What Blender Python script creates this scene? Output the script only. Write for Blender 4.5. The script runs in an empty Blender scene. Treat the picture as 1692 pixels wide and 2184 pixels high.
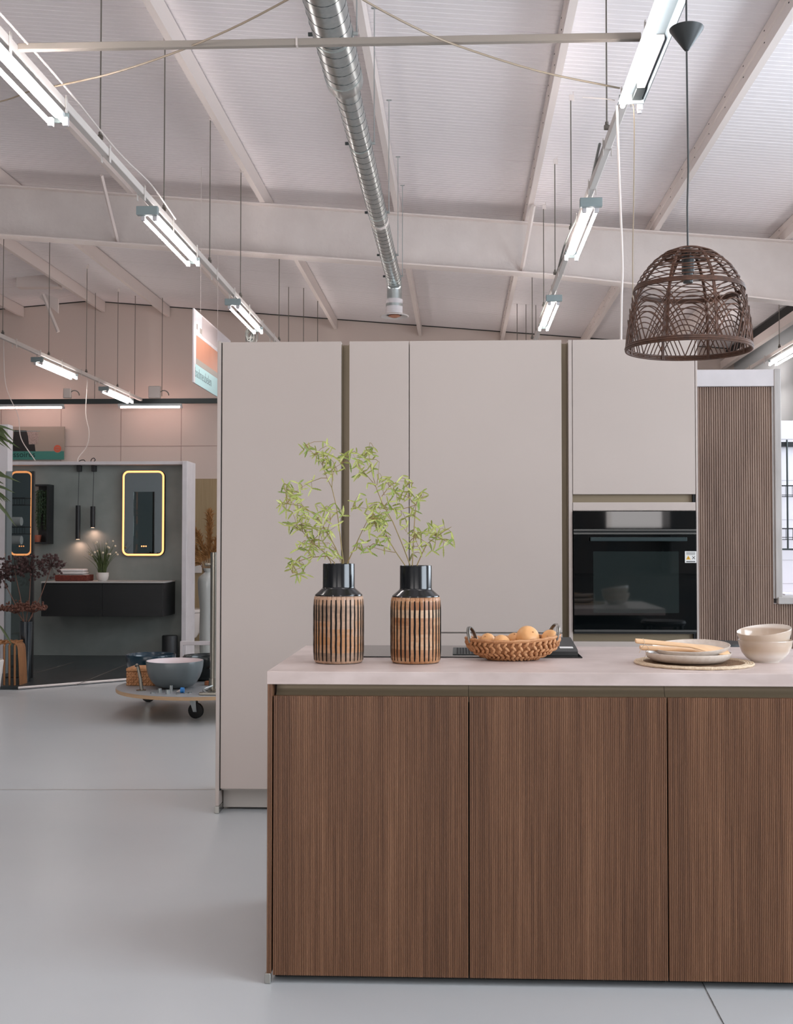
import bpy, bmesh, math, random
from mathutils import Vector, Matrix, Euler
random.seed(7)
PI = math.pi
C = bpy.context.scene.collection
S = bpy.context.scene

# ------------------------------------------------------------------ camera
F, CX, CY, W, H = 2400.0, 887.0, 1092.0, 1692, 2184
YAW, PITCH = math.atan(93 / F), math.atan(68 / F)
EYE = Vector((0, 0, 1.30))
cam = bpy.data.cameras.new('camera')
cam_o = bpy.data.objects.new('camera', cam); C.objects.link(cam_o)
cam.sensor_fit = 'HORIZONTAL'; cam.sensor_width = 36.0
cam.lens = 36.0 * F / W
cam.shift_x = -(CX - W / 2) / W; cam.shift_y = 0
cam.clip_start = .05; cam.clip_end = 200
cam_o.location = EYE; cam_o.rotation_euler = (PI / 2 + PITCH, 0, YAW)
S.camera = cam_o
RM = Euler((PI / 2 + PITCH, 0, YAW)).to_matrix()
def ray(px, py): return RM @ Vector(((px - CX) / F, -(py - CY) / F, -1))
def PY(px, py, Y):
    r = ray(px, py); t = Y / r.y
    return EYE + r * t
def PZ(px, py, z):
    r = ray(px, py); t = (z - EYE.z) / r.z
    return EYE + r * t
def PXw(px, py, X):
    r = ray(px, py); t = X / r.x
    return EYE + r * t

# ------------------------------------------------------------------ world, exposure, daylight
S.view_settings.view_transform = 'Standard'; S.view_settings.look = 'None'
S.view_settings.gamma = 1; S.view_settings.use_curve_mapping = False
S.view_settings.exposure = -0.30
w = bpy.data.worlds.new('world'); S.world = w; w.use_nodes = True
bg = w.node_tree.nodes['Background']; bg.inputs[0].default_value = (.80, .88, 1, 1); bg.inputs[1].default_value = 1.0
S.cycles.max_bounces = 7; S.cycles.diffuse_bounces = 5; S.cycles.glossy_bounces = 3
S.cycles.sample_clamp_indirect = 6; S.cycles.caustics_reflective = False; S.cycles.caustics_refractive = False
TUBE_E, RAIL_E = 52.0, 34.0
def window_light(name, loc, rot, sx, sy, power, col):
    l = bpy.data.lights.new(name, 'AREA'); l.shape = 'RECTANGLE'; l.size = sx; l.size_y = sy
    l.energy = power; l.color = col
    o = bpy.data.objects.new(name, l); C.objects.link(o); o.location = loc; o.rotation_euler = rot
    return o
COOL = (.80, .90, 1.0); WARM = (1.0, .92, .88)
# daylight entering through the shop windows behind the camera and along the right-hand wall
window_light('daylight', (-5.0, -5.95, 2.0), (PI / 2, 0, 0), 4.4, 2.8, 170, WARM)
window_light('daylight', (1.5, -5.95, 2.0), (PI / 2, 0, 0), 4.4, 2.8, 170, WARM)
window_light('daylight', (5.05, 1.0, 2.4), (PI / 2, 0, PI / 2), 4.4, 2.6, 420, COOL)
window_light('daylight', (5.05, 7.6, 2.9), (PI / 2, 0, PI / 2), 4.4, 2.2, 300, COOL)

# ------------------------------------------------------------------ materials
def lin(c):
    if isinstance(c, str): c = [int(c[i:i + 2], 16) for i in (0, 2, 4)]
    r = []
    for v in c[:3]:
        v /= 255.0
        r.append(v / 12.92 if v <= .04045 else ((v + .055) / 1.055) ** 2.4)
    return (*r, 1)
def newmat(name):
    m = bpy.data.materials.new(name); m.use_nodes = True
    nt = m.node_tree; return m, nt, nt.nodes['Principled BSDF']
def coords(nt, scale=(1, 1, 1), which='Object'):
    tc = nt.nodes.new('ShaderNodeTexCoord'); mp = nt.nodes.new('ShaderNodeMapping')
    mp.inputs['Scale'].default_value = scale
    nt.links.new(tc.outputs[which], mp.inputs[0]); return mp.outputs[0]
def ramp(nt, fac, stops):
    r = nt.nodes.new('ShaderNodeValToRGB'); el = r.color_ramp.elements
    el[0].position, el[0].color = stops[0][0], lin(stops[0][1]); el[1].position, el[1].color = stops[-1][0], lin(stops[-1][1])
    for p, c in stops[1:-1]:
        e = el.new(p); e.color = lin(c)
    nt.links.new(fac, r.inputs[0]); return r.outputs[0]
def M(name, col, rough=.5, metal=0., col2=None, scale=(6, 6, 6), detail=4, bump=0., bscale=None, coat=0., spec=.5, contrast=.25):
    m, nt, b = newmat(name)
    b.inputs['Base Color'].default_value = lin(col); b.inputs['Roughness'].default_value = rough
    b.inputs['Metallic'].default_value = metal; b.inputs['Coat Weight'].default_value = coat
    b.inputs['Specular IOR Level'].default_value = spec
    if col2 or bump:
        n = nt.nodes.new('ShaderNodeTexNoise'); n.inputs['Detail'].default_value = detail; n.inputs['Scale'].default_value = 1
        nt.links.new(coords(nt, scale), n.inputs['Vector'])
        if col2:
            nt.links.new(ramp(nt, n.outputs[0], [(.5 - contrast, col), (.5 + contrast, col2)]), b.inputs['Base Color'])
        if bump:
            n2 = n
            if bscale:
                n2 = nt.nodes.new('ShaderNodeTexNoise'); n2.inputs['Detail'].default_value = 4; n2.inputs['Scale'].default_value = 1
                nt.links.new(coords(nt, bscale), n2.inputs['Vector'])
            bp = nt.nodes.new('ShaderNodeBump'); bp.inputs['Strength'].default_value = bump; bp.inputs['Distance'].default_value = .01
            nt.links.new(n2.outputs[0], bp.inputs['Height']); nt.links.new(bp.outputs[0], b.inputs['Normal'])
    return m
def EM(name, col, strength):
    m, nt, b = newmat(name)
    b.inputs['Base Color'].default_value = lin(col)
    b.inputs['Emission Color'].default_value = lin(col); b.inputs['Emission Strength'].default_value = strength
    return m
def WOOD(name, stops, scale, rough=.5, bump=.1):
    """straight-grained veneer: noise drawn out along the grain, in two scales"""
    m, nt, b = newmat(name)
    n = nt.nodes.new('ShaderNodeTexNoise'); n.inputs['Scale'].default_value = 1; n.inputs['Detail'].default_value = 6; n.inputs['Roughness'].default_value = .65
    nt.links.new(coords(nt, scale), n.inputs['Vector'])
    n2 = nt.nodes.new('ShaderNodeTexNoise'); n2.inputs['Scale'].default_value = 1; n2.inputs['Detail'].default_value = 2
    nt.links.new(coords(nt, tuple(s * .12 for s in scale)), n2.inputs['Vector'])
    mx = nt.nodes.new('ShaderNodeMath'); mx.operation = 'ADD'
    m1 = nt.nodes.new('ShaderNodeMath'); m1.operation = 'MULTIPLY'; m1.inputs[1].default_value = .62
    m2 = nt.nodes.new('ShaderNodeMath'); m2.operation = 'MULTIPLY'; m2.inputs[1].default_value = .38
    nt.links.new(n.outputs[0], m1.inputs[0]); nt.links.new(n2.outputs[0], m2.inputs[0])
    nt.links.new(m1.outputs[0], mx.inputs[0]); nt.links.new(m2.outputs[0], mx.inputs[1])
    nt.links.new(ramp(nt, mx.outputs[0], stops), b.inputs['Base Color'])
    b.inputs['Roughness'].default_value = rough
    bp = nt.nodes.new('ShaderNodeBump'); bp.inputs['Strength'].default_value = bump; bp.inputs['Distance'].default_value = .002
    nt.links.new(mx.outputs[0], bp.inputs['Height']); nt.links.new(bp.outputs[0], b.inputs['Normal'])
    return m

m_floor = M('epoxy_floor', (184, 188, 190), .30, col2=(196, 199, 200), scale=(.55, .9, 1), bump=.03, bscale=(2.5, 2.5, 2.5), spec=.55, contrast=.3)
m_roof = M('roof_sheet', (226, 219, 219), .5)
m_beam = M('fire_coating', (202, 192, 187), .6, col2=(212, 203, 198), scale=(3, 3, 3), bump=.8, bscale=(14, 14, 14))
m_purlin = M('painted_purlin', (218, 206, 200), .45)
m_backwall = M('wall_paint', (198, 183, 174), .7, col2=(204, 189, 180), scale=(.5, .5, .5))
m_rightwall = M('wall_paint_cool', (192, 196, 198), .7)
m_rail = M('rail_paint', (214, 206, 200), .4)
m_lampbody = M('lamp_body', (196, 202, 202), .35)
m_tray = M('tray_grey', (112, 122, 126), .45)
m_lampgrey = M('lamp_cap_grey', (136, 148, 148), .4)
m_tube = EM('fluorescent_tube', (255, 246, 243), TUBE_E)
m_tubew = EM('fluorescent_tube_warm', (255, 214, 204), RAIL_E)
m_wire = M('steel_wire', (112, 106, 98), .5, .5)
m_galv = M('galvanised_steel', (168, 176, 176), .28, .9, col2=(190, 194, 192), scale=(30, 30, 5))
m_galvseam = M('duct_seam', (70, 76, 76), .5, .6)
m_greige = M('greige_lacquer', (184, 171, 163), .42, col2=(187, 174, 166), scale=(2, 2, 2), bump=.02, bscale=(220, 220, 220))
m_greige_edge = M('greige_edge', (176, 169, 162), .45)
m_bronze = M('bronze_channel', (136, 122, 100), .42, .3)
m_void = M('dark_gap', (22, 23, 23), .7)
m_fluted = WOOD('walnut_fluted', [(.3, (78, 49, 32)), (.46, (108, 73, 50)), (.58, (130, 92, 66)), (.72, (150, 113, 86))], (95, 95, 1.6), .5, .15)
m_slat = WOOD('oak_slat_grey', [(.3, (104, 82, 70)), (.5, (136, 112, 98)), (.7, (160, 136, 120))], (60, 60, 2.2), .6, .2)
m_top = M('stone_worktop', (190, 172, 165), .38, col2=(210, 193, 187), scale=(7, 9, 14), detail=8, contrast=.18)
m_steel = M('brushed_steel', (170, 168, 162), .3, .9)
m_blackglass = M('black_glass', (8, 11, 12), .03, spec=.9)
m_ovenwin = M('oven_window_glass', (40, 48, 47), .04, .3, spec=1.)
m_blackgloss = M('black_ceramic', (16, 17, 19), .16, spec=.6)
m_ovenmetal = M('oven_trim_metal', (92, 92, 90), .35, .7)
m_hob = M('hob_glass', (20, 22, 22), .06, spec=.7)
m_white = M('white_paint', (206, 199, 200), .5, col2=(196, 190, 190), scale=(9, 9, 9))
m_whitestone = M('pale_reveal_stone', (184, 178, 174), .7, col2=(164, 158, 154), scale=(30, 30, 4), bump=.3)
m_tile = M('white_wall_tile', (226, 220, 224), .2)
m_black = M('matt_black', (20, 22, 23), .5)
m_rubber = M('black_rubber', (14, 14, 15), .6)
m_inlay = M('inlay_black', (10, 11, 12), .75, spec=.2)
m_lampblack = M('pendant_black', (44, 46, 46), .45)
m_wicker = WOOD('dark_rattan', [(.3, (50, 31, 22)), (.55, (84, 54, 38)), (.75, (118, 78, 56))], (60, 60, 60), .5, .2)
m_leaf = M('bamboo_leaf', (150, 156, 72), .5, col2=(186, 190, 116), scale=(25, 25, 25), contrast=.15)
m_leafdark = M('bamboo_leaf_green', (112, 134, 58), .5, col2=(160, 172, 84), scale=(25, 25, 25), contrast=.15)
m_stem = M('bamboo_stem', (128, 120, 62), .5, col2=(150, 120, 74), scale=(20, 20, 20))
m_basket = WOOD('water_hyacinth', [(.3, (136, 88, 50)), (.5, (186, 132, 88)), (.72, (216, 168, 124))], (50, 50, 50), .65, .3)
m_fruit = M('peach_skin', (218, 156, 96), .42, col2=(232, 182, 126), scale=(14, 14, 14), contrast=.2)
m_pewter = M('pewter', (150, 146, 140), .28, .9)
m_cream = M('cream_glaze', (206, 192, 178), .18, col2=(216, 204, 192), scale=(6, 6, 40), spec=.6)
m_bowl2, _nt, _b = newmat('two_tone_bowl_glaze')
_tc = _nt.nodes.new('ShaderNodeTexCoord'); _sp = _nt.nodes.new('ShaderNodeSeparateXYZ'); _nt.links.new(_tc.outputs['Object'], _sp.inputs[0])
_mr = _nt.nodes.new('ShaderNodeMapRange'); _mr.inputs['From Min'].default_value = 0; _mr.inputs['From Max'].default_value = .075; _nt.links.new(_sp.outputs[2], _mr.inputs[0])
_nt.links.new(ramp(_nt, _mr.outputs[0], [(.28, (222, 214, 204)), (.52, (200, 180, 160)), (.9, (196, 176, 158)), (.97, (224, 214, 204))]), _b.inputs['Base Color'])
_b.inputs['Roughness'].default_value = .16; _b.inputs['Specular IOR Level'].default_value = .65
m_creamin = M('cream_glaze_inside', (214, 200, 184), .12, spec=.7)
m_speckle = M('speckled_glaze', (206, 192, 180), .25, col2=(214, 202, 190), scale=(60, 60, 60), contrast=.1)
m_jute = M('jute', (112, 84, 60), .9, col2=(144, 112, 82), scale=(160, 160, 160), bump=.8)
m_juteedge = M('cream_rope', (214, 192, 164), .85, bump=.7, scale=(120, 120, 120))
m_bamboo = M('pale_bamboo_wood', (222, 178, 134), .45, col2=(232, 194, 152), scale=(8, 60, 60))
m_concrete = M('microcement', (112, 118, 114), .62, col2=(138, 143, 138), scale=(2.2, 2.2, 2.2), detail=8, bump=.15, contrast=.22)
m_darktile = M('anthracite_tile', (40, 46, 48), .32, col2=(52, 58, 60), scale=(3, 3, 3))
m_grout = M('grout_line', (96, 92, 86), .8)
m_vanity = WOOD('black_stained_oak', [(.3, (8, 9, 10)), (.6, (17, 19, 20)), (.8, (28, 30, 30))], (1.5, 40, 60), .5, .1)
m_vantop = M('vanity_top', (176, 172, 168), .3)
m_mirror = M('mirror_glass', (170, 176, 176), .02, 1.)
m_led = EM('led_strip', (255, 160, 98), 3.0)
m_spot = EM('pendant_diode', (255, 190, 150), 8)
m_towel = M('white_towel', (226, 218, 214), .95, bump=.6, scale=(200, 200, 200))
m_redweave = M('red_brown_weave', (128, 56, 42), .8, col2=(88, 36, 28), scale=(60, 60, 60), bump=.7)
m_grass = M('grass_blade', (52, 66, 34), .6, col2=(92, 104, 60), scale=(20, 20, 20))
m_flower = M('cream_flower', (226, 208, 180), .7)
m_potwhite = M('white_pot', (212, 206, 200), .5)
m_terra = M('terracotta', (150, 82, 60), .8)
m_trail = M('trailing_green', (38, 58, 40), .7, col2=(60, 84, 54), scale=(20, 20, 20))
m_dried = M('dried_allium', (66, 44, 42), .85)
m_driedb = M('dried_yarrow', (112, 72, 58), .9, col2=(82, 52, 42), scale=(60, 60, 60))
m_driedstem = M('dried_stem', (110, 76, 62), .8)
m_navy = M('dark_navy_glaze', (22, 30, 36), .15, spec=.8)
m_rattan = WOOD('rattan_strip', [(.3, (108, 70, 40)), (.6, (150, 102, 62)), (.8, (176, 128, 84))], (20, 20, 4), .5, .2)
m_palm = M('palm_leaf', (58, 74, 42), .5, col2=(88, 98, 58), scale=(9, 9, 9))
m_pampas = M('pampas_plume', (132, 88, 46), .95, col2=(168, 122, 74), scale=(14, 14, 14))
m_vasegrey = M('pale_grey_vase', (176, 178, 174), .15, spec=.7)
m_olive = M('ribbed_olive_panel', (142, 120, 88), .7, col2=(156, 134, 102), scale=(60, 60, 3))
m_ceramic = M('sanitary_white', (218, 208, 202), .15)
m_steelpost = M('steel_tap', (150, 145, 134), .22, .95)
m_bowlgrey = M('basin_grey', (104, 112, 114), .3)
m_basinwhite = M('basin_inside_white', (222, 208, 208), .4)
m_bluebowl = M('petrol_glaze', (22, 48, 62), .2, spec=.5)
m_greenbowl = M('dark_green_glaze', (16, 24, 24), .22, spec=.5)
m_ply = WOOD('plywood_edge', [(.3, (166, 132, 98)), (.6, (196, 164, 128)), (.8, (212, 184, 150))], (3, 3, 180), .6, .1)
m_plytop = M('grey_board', (148, 150, 152), .45)
m_blue = M('blue_plastic', (34, 120, 190), .35)
m_signwhite = M('sign_print_pale', (214, 206, 208), .5)
m_signgrey = M('sign_print_grey', (150, 140, 130), .5)
m_signdark = M('sign_print_dark', (30, 30, 31), .6)
m_signtowel = M('sign_print_towel', (128, 112, 108), .6, col2=(170, 156, 150), scale=(60, 60, 60))
m_teal = M('sign_print_teal', (62, 124, 114), .5)
m_aqua = M('sign_print_aqua', (172, 206, 206), .5)
m_signorange = M('sign_print_wood', (188, 128, 100), .5, col2=(172, 112, 86), scale=(20, 2, 2))
m_signlogo = M('sign_print_red', (192, 88, 62), .5)
m_ink = M('sign_ink', (12, 48, 44), .6)
m_inkgrey = M('sign_ink_grey', (120, 140, 142), .6)
m_paper = M('sticker_paper', (222, 220, 216), .5)
m_yellow = M('sticker_yellow', (222, 168, 32), .5)
m_cable = M('white_cable', (214, 204, 198), .5)
m_cablegrey = M('grey_cable', (120, 122, 118), .5)

def glassmat():
    m, nt, b = newmat('smoked_glass')
    nt.nodes.remove(b)
    tr = nt.nodes.new('ShaderNodeBsdfTransparent'); tr.inputs[0].default_value = (.55, .60, .60, 1)
    gl = nt.nodes.new('ShaderNodeBsdfGlossy'); gl.inputs['Roughness'].default_value = .02; gl.inputs[0].default_value = (.7, .75, .75, 1)
    fr = nt.nodes.new('ShaderNodeFresnel'); fr.inputs[0].default_value = 1.5
    mx = nt.nodes.new('ShaderNodeMixShader')
    nt.links.new(fr.outputs[0], mx.inputs[0]); nt.links.new(tr.outputs[0], mx.inputs[1]); nt.links.new(gl.outputs[0], mx.inputs[2])
    nt.links.new(mx.outputs[0], nt.nodes['Material Output'].inputs[0])
    return m
m_glass = glassmat()
def vasewood(name, seed, stops):
    """mango-wood body: blocks glued in horizontal layers, each block its own tone"""
    m, nt, b = newmat(name)
    tc = nt.nodes.new('ShaderNodeTexCoord'); sp = nt.nodes.new('ShaderNodeSeparateXYZ'); nt.links.new(tc.outputs['Object'], sp.inputs[0])
    def mth(op, a, bb=None):
        n = nt.nodes.new('ShaderNodeMath'); n.operation = op
        for i, v in enumerate((a, bb)):
            if v is None: continue
            if isinstance(v, (int, float)): n.inputs[i].default_value = v
            else: nt.links.new(v, n.inputs[i])
        return n.outputs[0]
    zl = mth('FLOOR', mth('MULTIPLY', mth('ADD', sp.outputs[2], seed * .013), 40.0))
    ang = mth('FLOOR', mth('MULTIPLY', mth('ADD', mth('ARCTAN2', sp.outputs[1], sp.outputs[0]), mth('MULTIPLY', zl, .9)), 1.1))
    cb = nt.nodes.new('ShaderNodeCombineXYZ'); nt.links.new(zl, cb.inputs[0]); nt.links.new(ang, cb.inputs[1]); cb.inputs[2].default_value = seed
    wn = nt.nodes.new('ShaderNodeTexWhiteNoise'); nt.links.new(cb.outputs[0], wn.inputs[0])
    n = nt.nodes.new('ShaderNodeTexNoise'); n.inputs['Scale'].default_value = 1; n.inputs['Detail'].default_value = 5
    nt.links.new(coords(nt, (25, 25, 110)), n.inputs['Vector'])
    wl = nt.nodes.new('ShaderNodeTexWhiteNoise'); wl.noise_dimensions = '1D'; nt.links.new(mth('ADD', zl, seed * 3.7), wl.inputs['W'])
    f = mth('ADD', mth('ADD', mth('MULTIPLY', wn.outputs[0], .26), mth('MULTIPLY', wl.outputs[0], .40)), mth('MULTIPLY', n.outputs[0], .34))
    nt.links.new(ramp(nt, f, stops), b.inputs['Base Color'])
    b.inputs['Roughness'].default_value = .38
    return m

# ------------------------------------------------------------------ mesh helpers
class B:
    def __init__(s): s.bm = bmesh.new()
    def box(s, x0, x1, y0, y1, z0, z1, bev=0., seg=1):
        x0, x1 = min(x0, x1), max(x0, x1); y0, y1 = min(y0, y1), max(y0, y1); z0, z1 = min(z0, z1), max(z0, z1)
        g = bmesh.ops.create_cube(s.bm, size=1)
        for v in g['verts']:
            v.co = Vector(((x0 + x1) / 2 + v.co.x * (x1 - x0), (y0 + y1) / 2 + v.co.y * (y1 - y0), (z0 + z1) / 2 + v.co.z * (z1 - z0)))
        if bev:
            es = list({e for v in g['verts'] for e in v.link_edges})
            bmesh.ops.bevel(s.bm, geom=es, offset=bev, segments=seg, profile=.5, affect='EDGES')
        return s
    def obox(s, c, sz, rot):
        g = bmesh.ops.create_cube(s.bm, size=1); R = Euler(rot).to_matrix()
        for v in g['verts']: v.co = Vector(c) + R @ Vector((v.co.x * sz[0], v.co.y * sz[1], v.co.z * sz[2]))
        return s
    def tube(s, pts, r, seg=8, closed=False, cap=True):
        pts = [Vector(p) for p in pts]; n = len(pts)
        rs = r if isinstance(r, (list, tuple)) else [r] * n
        rings = []; up = None
        for i, p in enumerate(pts):
            a = pts[i - 1] if (i > 0 or closed) else p; b = pts[(i + 1) % n] if (i < n - 1 or closed) else p
            t = (b - a); t = t.normalized() if t.length > 1e-9 else Vector((0, 0, 1))
            if up is None: up = Vector((0, 0, 1)) if abs(t.z) < .9 else Vector((1, 0, 0))
            u = t.cross(up)
            if u.length < 1e-6: u = t.cross(Vector((1, .3, .2)))
            u.normalize(); v = u.cross(t).normalized(); up = v
            rings.append([s.bm.verts.new(p + (u * math.cos(2 * PI * k / seg) + v * math.sin(2 * PI * k / seg)) * rs[i]) for k in range(seg)])
        m = n if closed else n - 1
        for i in range(m):
            A, Bq = rings[i], rings[(i + 1) % n]
            for k in range(seg): s.bm.faces.new((A[k], A[(k + 1) % seg], Bq[(k + 1) % seg], Bq[k]))
        if cap and not closed:
            s.bm.faces.new(rings[0][::-1]); s.bm.faces.new(rings[-1])
        return s
    def lathe(s, prof, c=(0, 0, 0), seg=32, sx=1., sy=1., R=None):
        c = Vector(c); rings = []
        for r, z in prof:
            if r < 1e-6:
                p = Vector((0, 0, z)); rings.append([s.bm.verts.new(c + (R @ p if R else p))])
            else:
                ring = []
                for k in range(seg):
                    a = 2 * PI * k / seg; p = Vector((r * math.cos(a) * sx, r * math.sin(a) * sy, z))
                    ring.append(s.bm.verts.new(c + (R @ p if R else p)))
                rings.append(ring)
        for A, Q in zip(rings, rings[1:]):
            if len(A) == 1 and len(Q) == 1: continue
            for k in range(seg):
                j = (k + 1) % seg
                if len(A) == 1: s.bm.faces.new((A[0], Q[k], Q[j]))
                elif len(Q) == 1: s.bm.faces.new((A[k], A[j], Q[0]))
                else: s.bm.faces.new((A[k], A[j], Q[j], Q[k]))
        return s
    def ball(s, c, r, u=10, v=7, R=None):
        rr = (r, r, r) if isinstance(r, (int, float)) else r
        g = bmesh.ops.create_uvsphere(s.bm, u_segments=u, v_segments=v, radius=1)
        for q in g['verts']:
            p = Vector((q.co.x * rr[0], q.co.y * rr[1], q.co.z * rr[2])); q.co = Vector(c) + (R @ p if R else p)
        return s
    def prism(s, poly, axis, a, b):
        """poly in the two other axes, extruded along axis from a to b"""
        def mk(p, t):
            return {'x': (t, p[0], p[1]), 'y': (p[0], t, p[1]), 'z': (p[0], p[1], t)}[axis]
        A = [s.bm.verts.new(mk(p, a)) for p in poly]; Q = [s.bm.verts.new(mk(p, b)) for p in poly]
        n = len(poly)
        s.bm.faces.new(A); s.bm.faces.new(Q[::-1])
        for i in range(n): s.bm.faces.new((A[i], Q[i], Q[(i + 1) % n], A[(i + 1) % n]))
        return s
    def poly(s, pts):
        s.bm.faces.new([s.bm.verts.new(Vector(p)) for p in pts]); return s
    def leaf(s, p, d, L, wd, nrm, droop=.15, jag=0, mi=0):
        d = Vector(d).normalized(); n = Vector(nrm); u = d.cross(n)
        if u.length < 1e-5: u = d.cross(Vector((.3, .5, 1)))
        u.normalize(); n = u.cross(d).normalized(); p = Vector(p)
        st = [(0, .12), (.2, .75), (.45, 1.), (.7, .72), (1., .03)] if not jag else [(i / jag, (math.sin(PI * min(1, (i / jag) * .92 + .08)) ** .7) * (1. if i % 2 else .62) + .03) for i in range(jag + 1)]
        L_, M_, R_ = [], [], []
        for t, ww in st:
            c = p + d * (L * t) - Vector((0, 0, 1)) * (droop * L * t * t)
            M_.append(s.bm.verts.new(c - n * (.12 * wd * ww)))
            L_.append(s.bm.verts.new(c + u * (wd / 2 * ww))); R_.append(s.bm.verts.new(c - u * (wd / 2 * ww)))
        for i in range(len(st) - 1):
            for f in (s.bm.faces.new((L_[i], L_[i + 1], M_[i + 1], M_[i])), s.bm.faces.new((M_[i], M_[i + 1], R_[i + 1], R_[i]))): f.material_index = mi
        return s
    def build(s, name, mat, parent=None, origin=None, smooth=False, ang=35):
        bm = s.bm
        bmesh.ops.recalc_face_normals(bm, faces=bm.faces)
        if parent is not None: off = ORG[parent.name]
        else:
            if origin is None:
                xs = [v.co for v in bm.verts]
                origin = ((min(v.x for v in xs) + max(v.x for v in xs)) / 2, (min(v.y for v in xs) + max(v.y for v in xs)) / 2, min(v.z for v in xs))
            off = Vector(origin)
        for v in bm.verts: v.co -= off
        me = bpy.data.meshes.new(name); bm.to_mesh(me); bm.free()
        if smooth:
            me.shade_smooth(); me.set_sharp_from_angle(angle=math.radians(ang))
        o = bpy.data.objects.new(name, me); C.objects.link(o); me.materials.append(mat)
        if parent is not None: o.parent = parent
        else: o.location = off
        ORG[o.name] = Vector(off)
        return o
ORG = {}
def thing(name, loc, label, cat, group=None):
    o = bpy.data.objects.new(name, None); C.objects.link(o); o.empty_display_size = .05
    o.location = loc; ORG[o.name] = Vector(loc); tag(o, label, cat, group); return o
def tag(o, label, cat, group=None):
    o['label'] = label; o['category'] = cat
    if group: o['group'] = group
    return o
def struct(o): o['kind'] = 'structure'; return o
def copy_tree(o, parent=None):
    c = o.copy(); C.objects.link(c); c.parent = parent
    for ch in list(o.children): copy_tree(ch, c)
    return c
def text(name, body, size, loc, rot, mat, parent, sx=1.0, space=1.0):
    cu = bpy.data.curves.new(name, 'FONT'); cu.body = body; cu.size = size; cu.extrude = .0004; cu.space_character = space
    cu.materials.append(mat)
    t_ = bpy.data.objects.new('tmp', cu); C.objects.link(t_); dg = bpy.context.evaluated_depsgraph_get()
    me = bpy.data.meshes.new_from_object(t_.evaluated_get(dg)); bpy.data.objects.remove(t_)
    o = bpy.data.objects.new(name, me); C.objects.link(o); o.parent = parent
    o.location = Vector(loc) - ORG[parent.name]; o.rotation_euler = rot; o.scale = (sx, 1, 1)
    return o
def arc(c, u, v, r, a0, a1, n, r2=None):
    c, u, v = Vector(c), Vector(u), Vector(v); r2 = r2 or r
    return [c + u * (r * math.cos(a0 + (a1 - a0) * i / n)) + v * (r2 * math.sin(a0 + (a1 - a0) * i / n)) for i in range(n + 1)]
ORD = ['first', 'second', 'third', 'fourth', 'fifth', 'sixth', 'seventh', 'eighth', 'ninth']

# ------------------------------------------------------------------ the hall
XL, XR, YF, YB, RX = -19.0, 5.10, -6.0, 21.0, -7.0
SL = .0825
def zroof(x): return 5.34 - SL * x if x > RX else 5.34 - SL * RX - SL * (RX - x)
struct(B().box(XL - .2, XR + .2, YF - .2, YB + .2, -.2, 0).build('floor', m_floor, origin=(0, 0, 0)))
# ribbed roof sheets: profile in y, swept down the slope
def roof(name, xa, xb):
    b = B(); bm = b.bm; prof = []; y = YF; k = 0
    while y < YB:
        prof += [(y, 0), (y + .056, 0), (y + .062, .004), (y + .069, .004)]
        y += .075; k += 1
        if k % 13 == 0: prof += [(y - .002, .0), (y, .010), (y + .003, .010)]; y += .006
    prof.append((YB, 0))
    A = [bm.verts.new((xa, p, zroof(xa) + q)) for p, q in prof]; Q = [bm.verts.new((xb, p, zroof(xb) + q)) for p, q in prof]
    for i in range(len(prof) - 1): bm.faces.new((A[i], A[i + 1], Q[i + 1], Q[i]))
    b.poly([(xa, YF, zroof(xa) + .12), (xb, YF, zroof(xb) + .12), (xb, YB, zroof(xb) + .12), (xa, YB, zroof(xa) + .12)])
    return struct(b.build(name, m_roof, origin=(0, 0, 0)))
roof('ceiling', RX, XR); roof('ceiling', XL, RX)
def gable(y0, y1): 
    return B().prism([(XL, 0), (XR, 0), (XR, zroof(XR)), (RX, zroof(RX + .001)), (XL, zroof(XL))], 'y', y0, y1)
wb = struct(gable(YB, YB + .2).build('wall_back', m_backwall, origin=(0, YB, 0)))
struct(B().prism([(XL, zroof(XL) - .014), (RX, zroof(RX) - .014), (XR, zroof(XR) - .014), (XR, zroof(XR)), (RX, zroof(RX)), (XL, zroof(XL))], 'y', YB - .02, YB).build('trim_1', m_void))
# panel joints of the lower back wall
jb = B()
for k in range(14): jb.box(-11 + k * 1.15, -11 + k * 1.15 + .012, YB - .006, YB, .1, 3.85)
jb.box(-12, 5, YB - .006, YB, 3.14, 3.152)
struct(jb.build('trim_2', M('panel_joint', (168, 148, 140), .8)))
# front wall with openings (behind the camera)
fw = B()
fw.box(XL, -7.2, YF - .2, YF, 0, 4.9); fw.box(-2.8, -.7, YF - .2, YF, 0, 4.9); fw.box(3.7, XR, YF - .2, YF, 0, 4.9)
for a, c in ((-7.2, -2.8), (-.7, 3.7)):
    fw.box(a, c, YF - .2, YF, 0, .6); fw.box(a, c, YF - .2, YF, 3.4, 4.9)
fw.prism([(XL, 4.9), (XR, 4.9), (XR, zroof(XR)), (RX, zroof(RX)), (XL, zroof(XL))], 'y', YF - .2, YF)
struct(fw.build('wall_front', m_rightwall))
rw = B(); wins = [(-1.2, 3.2, 1.1, 3.7), (5.4, 9.8, 1.8, 4.0)]
ys = [YF, -1.2, 3.2, 5.4, 9.8, YB]
for a, c in ((YF, -1.2), (3.2, 5.4), (9.8, YB)): rw.box(XR, XR + .2, a, c, 0, zroof(XR))
for a, c, z0, z1 in wins: rw.box(XR, XR + .2, a, c, 0, z0); rw.box(XR, XR + .2, a, c, z1, zroof(XR))
struct(rw.build('wall_right', m_rightwall))
struct(B().box(XL - .2, XL, YF, YB, 0, zroof(XL)).build('wall_left', m_rightwall))
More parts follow.
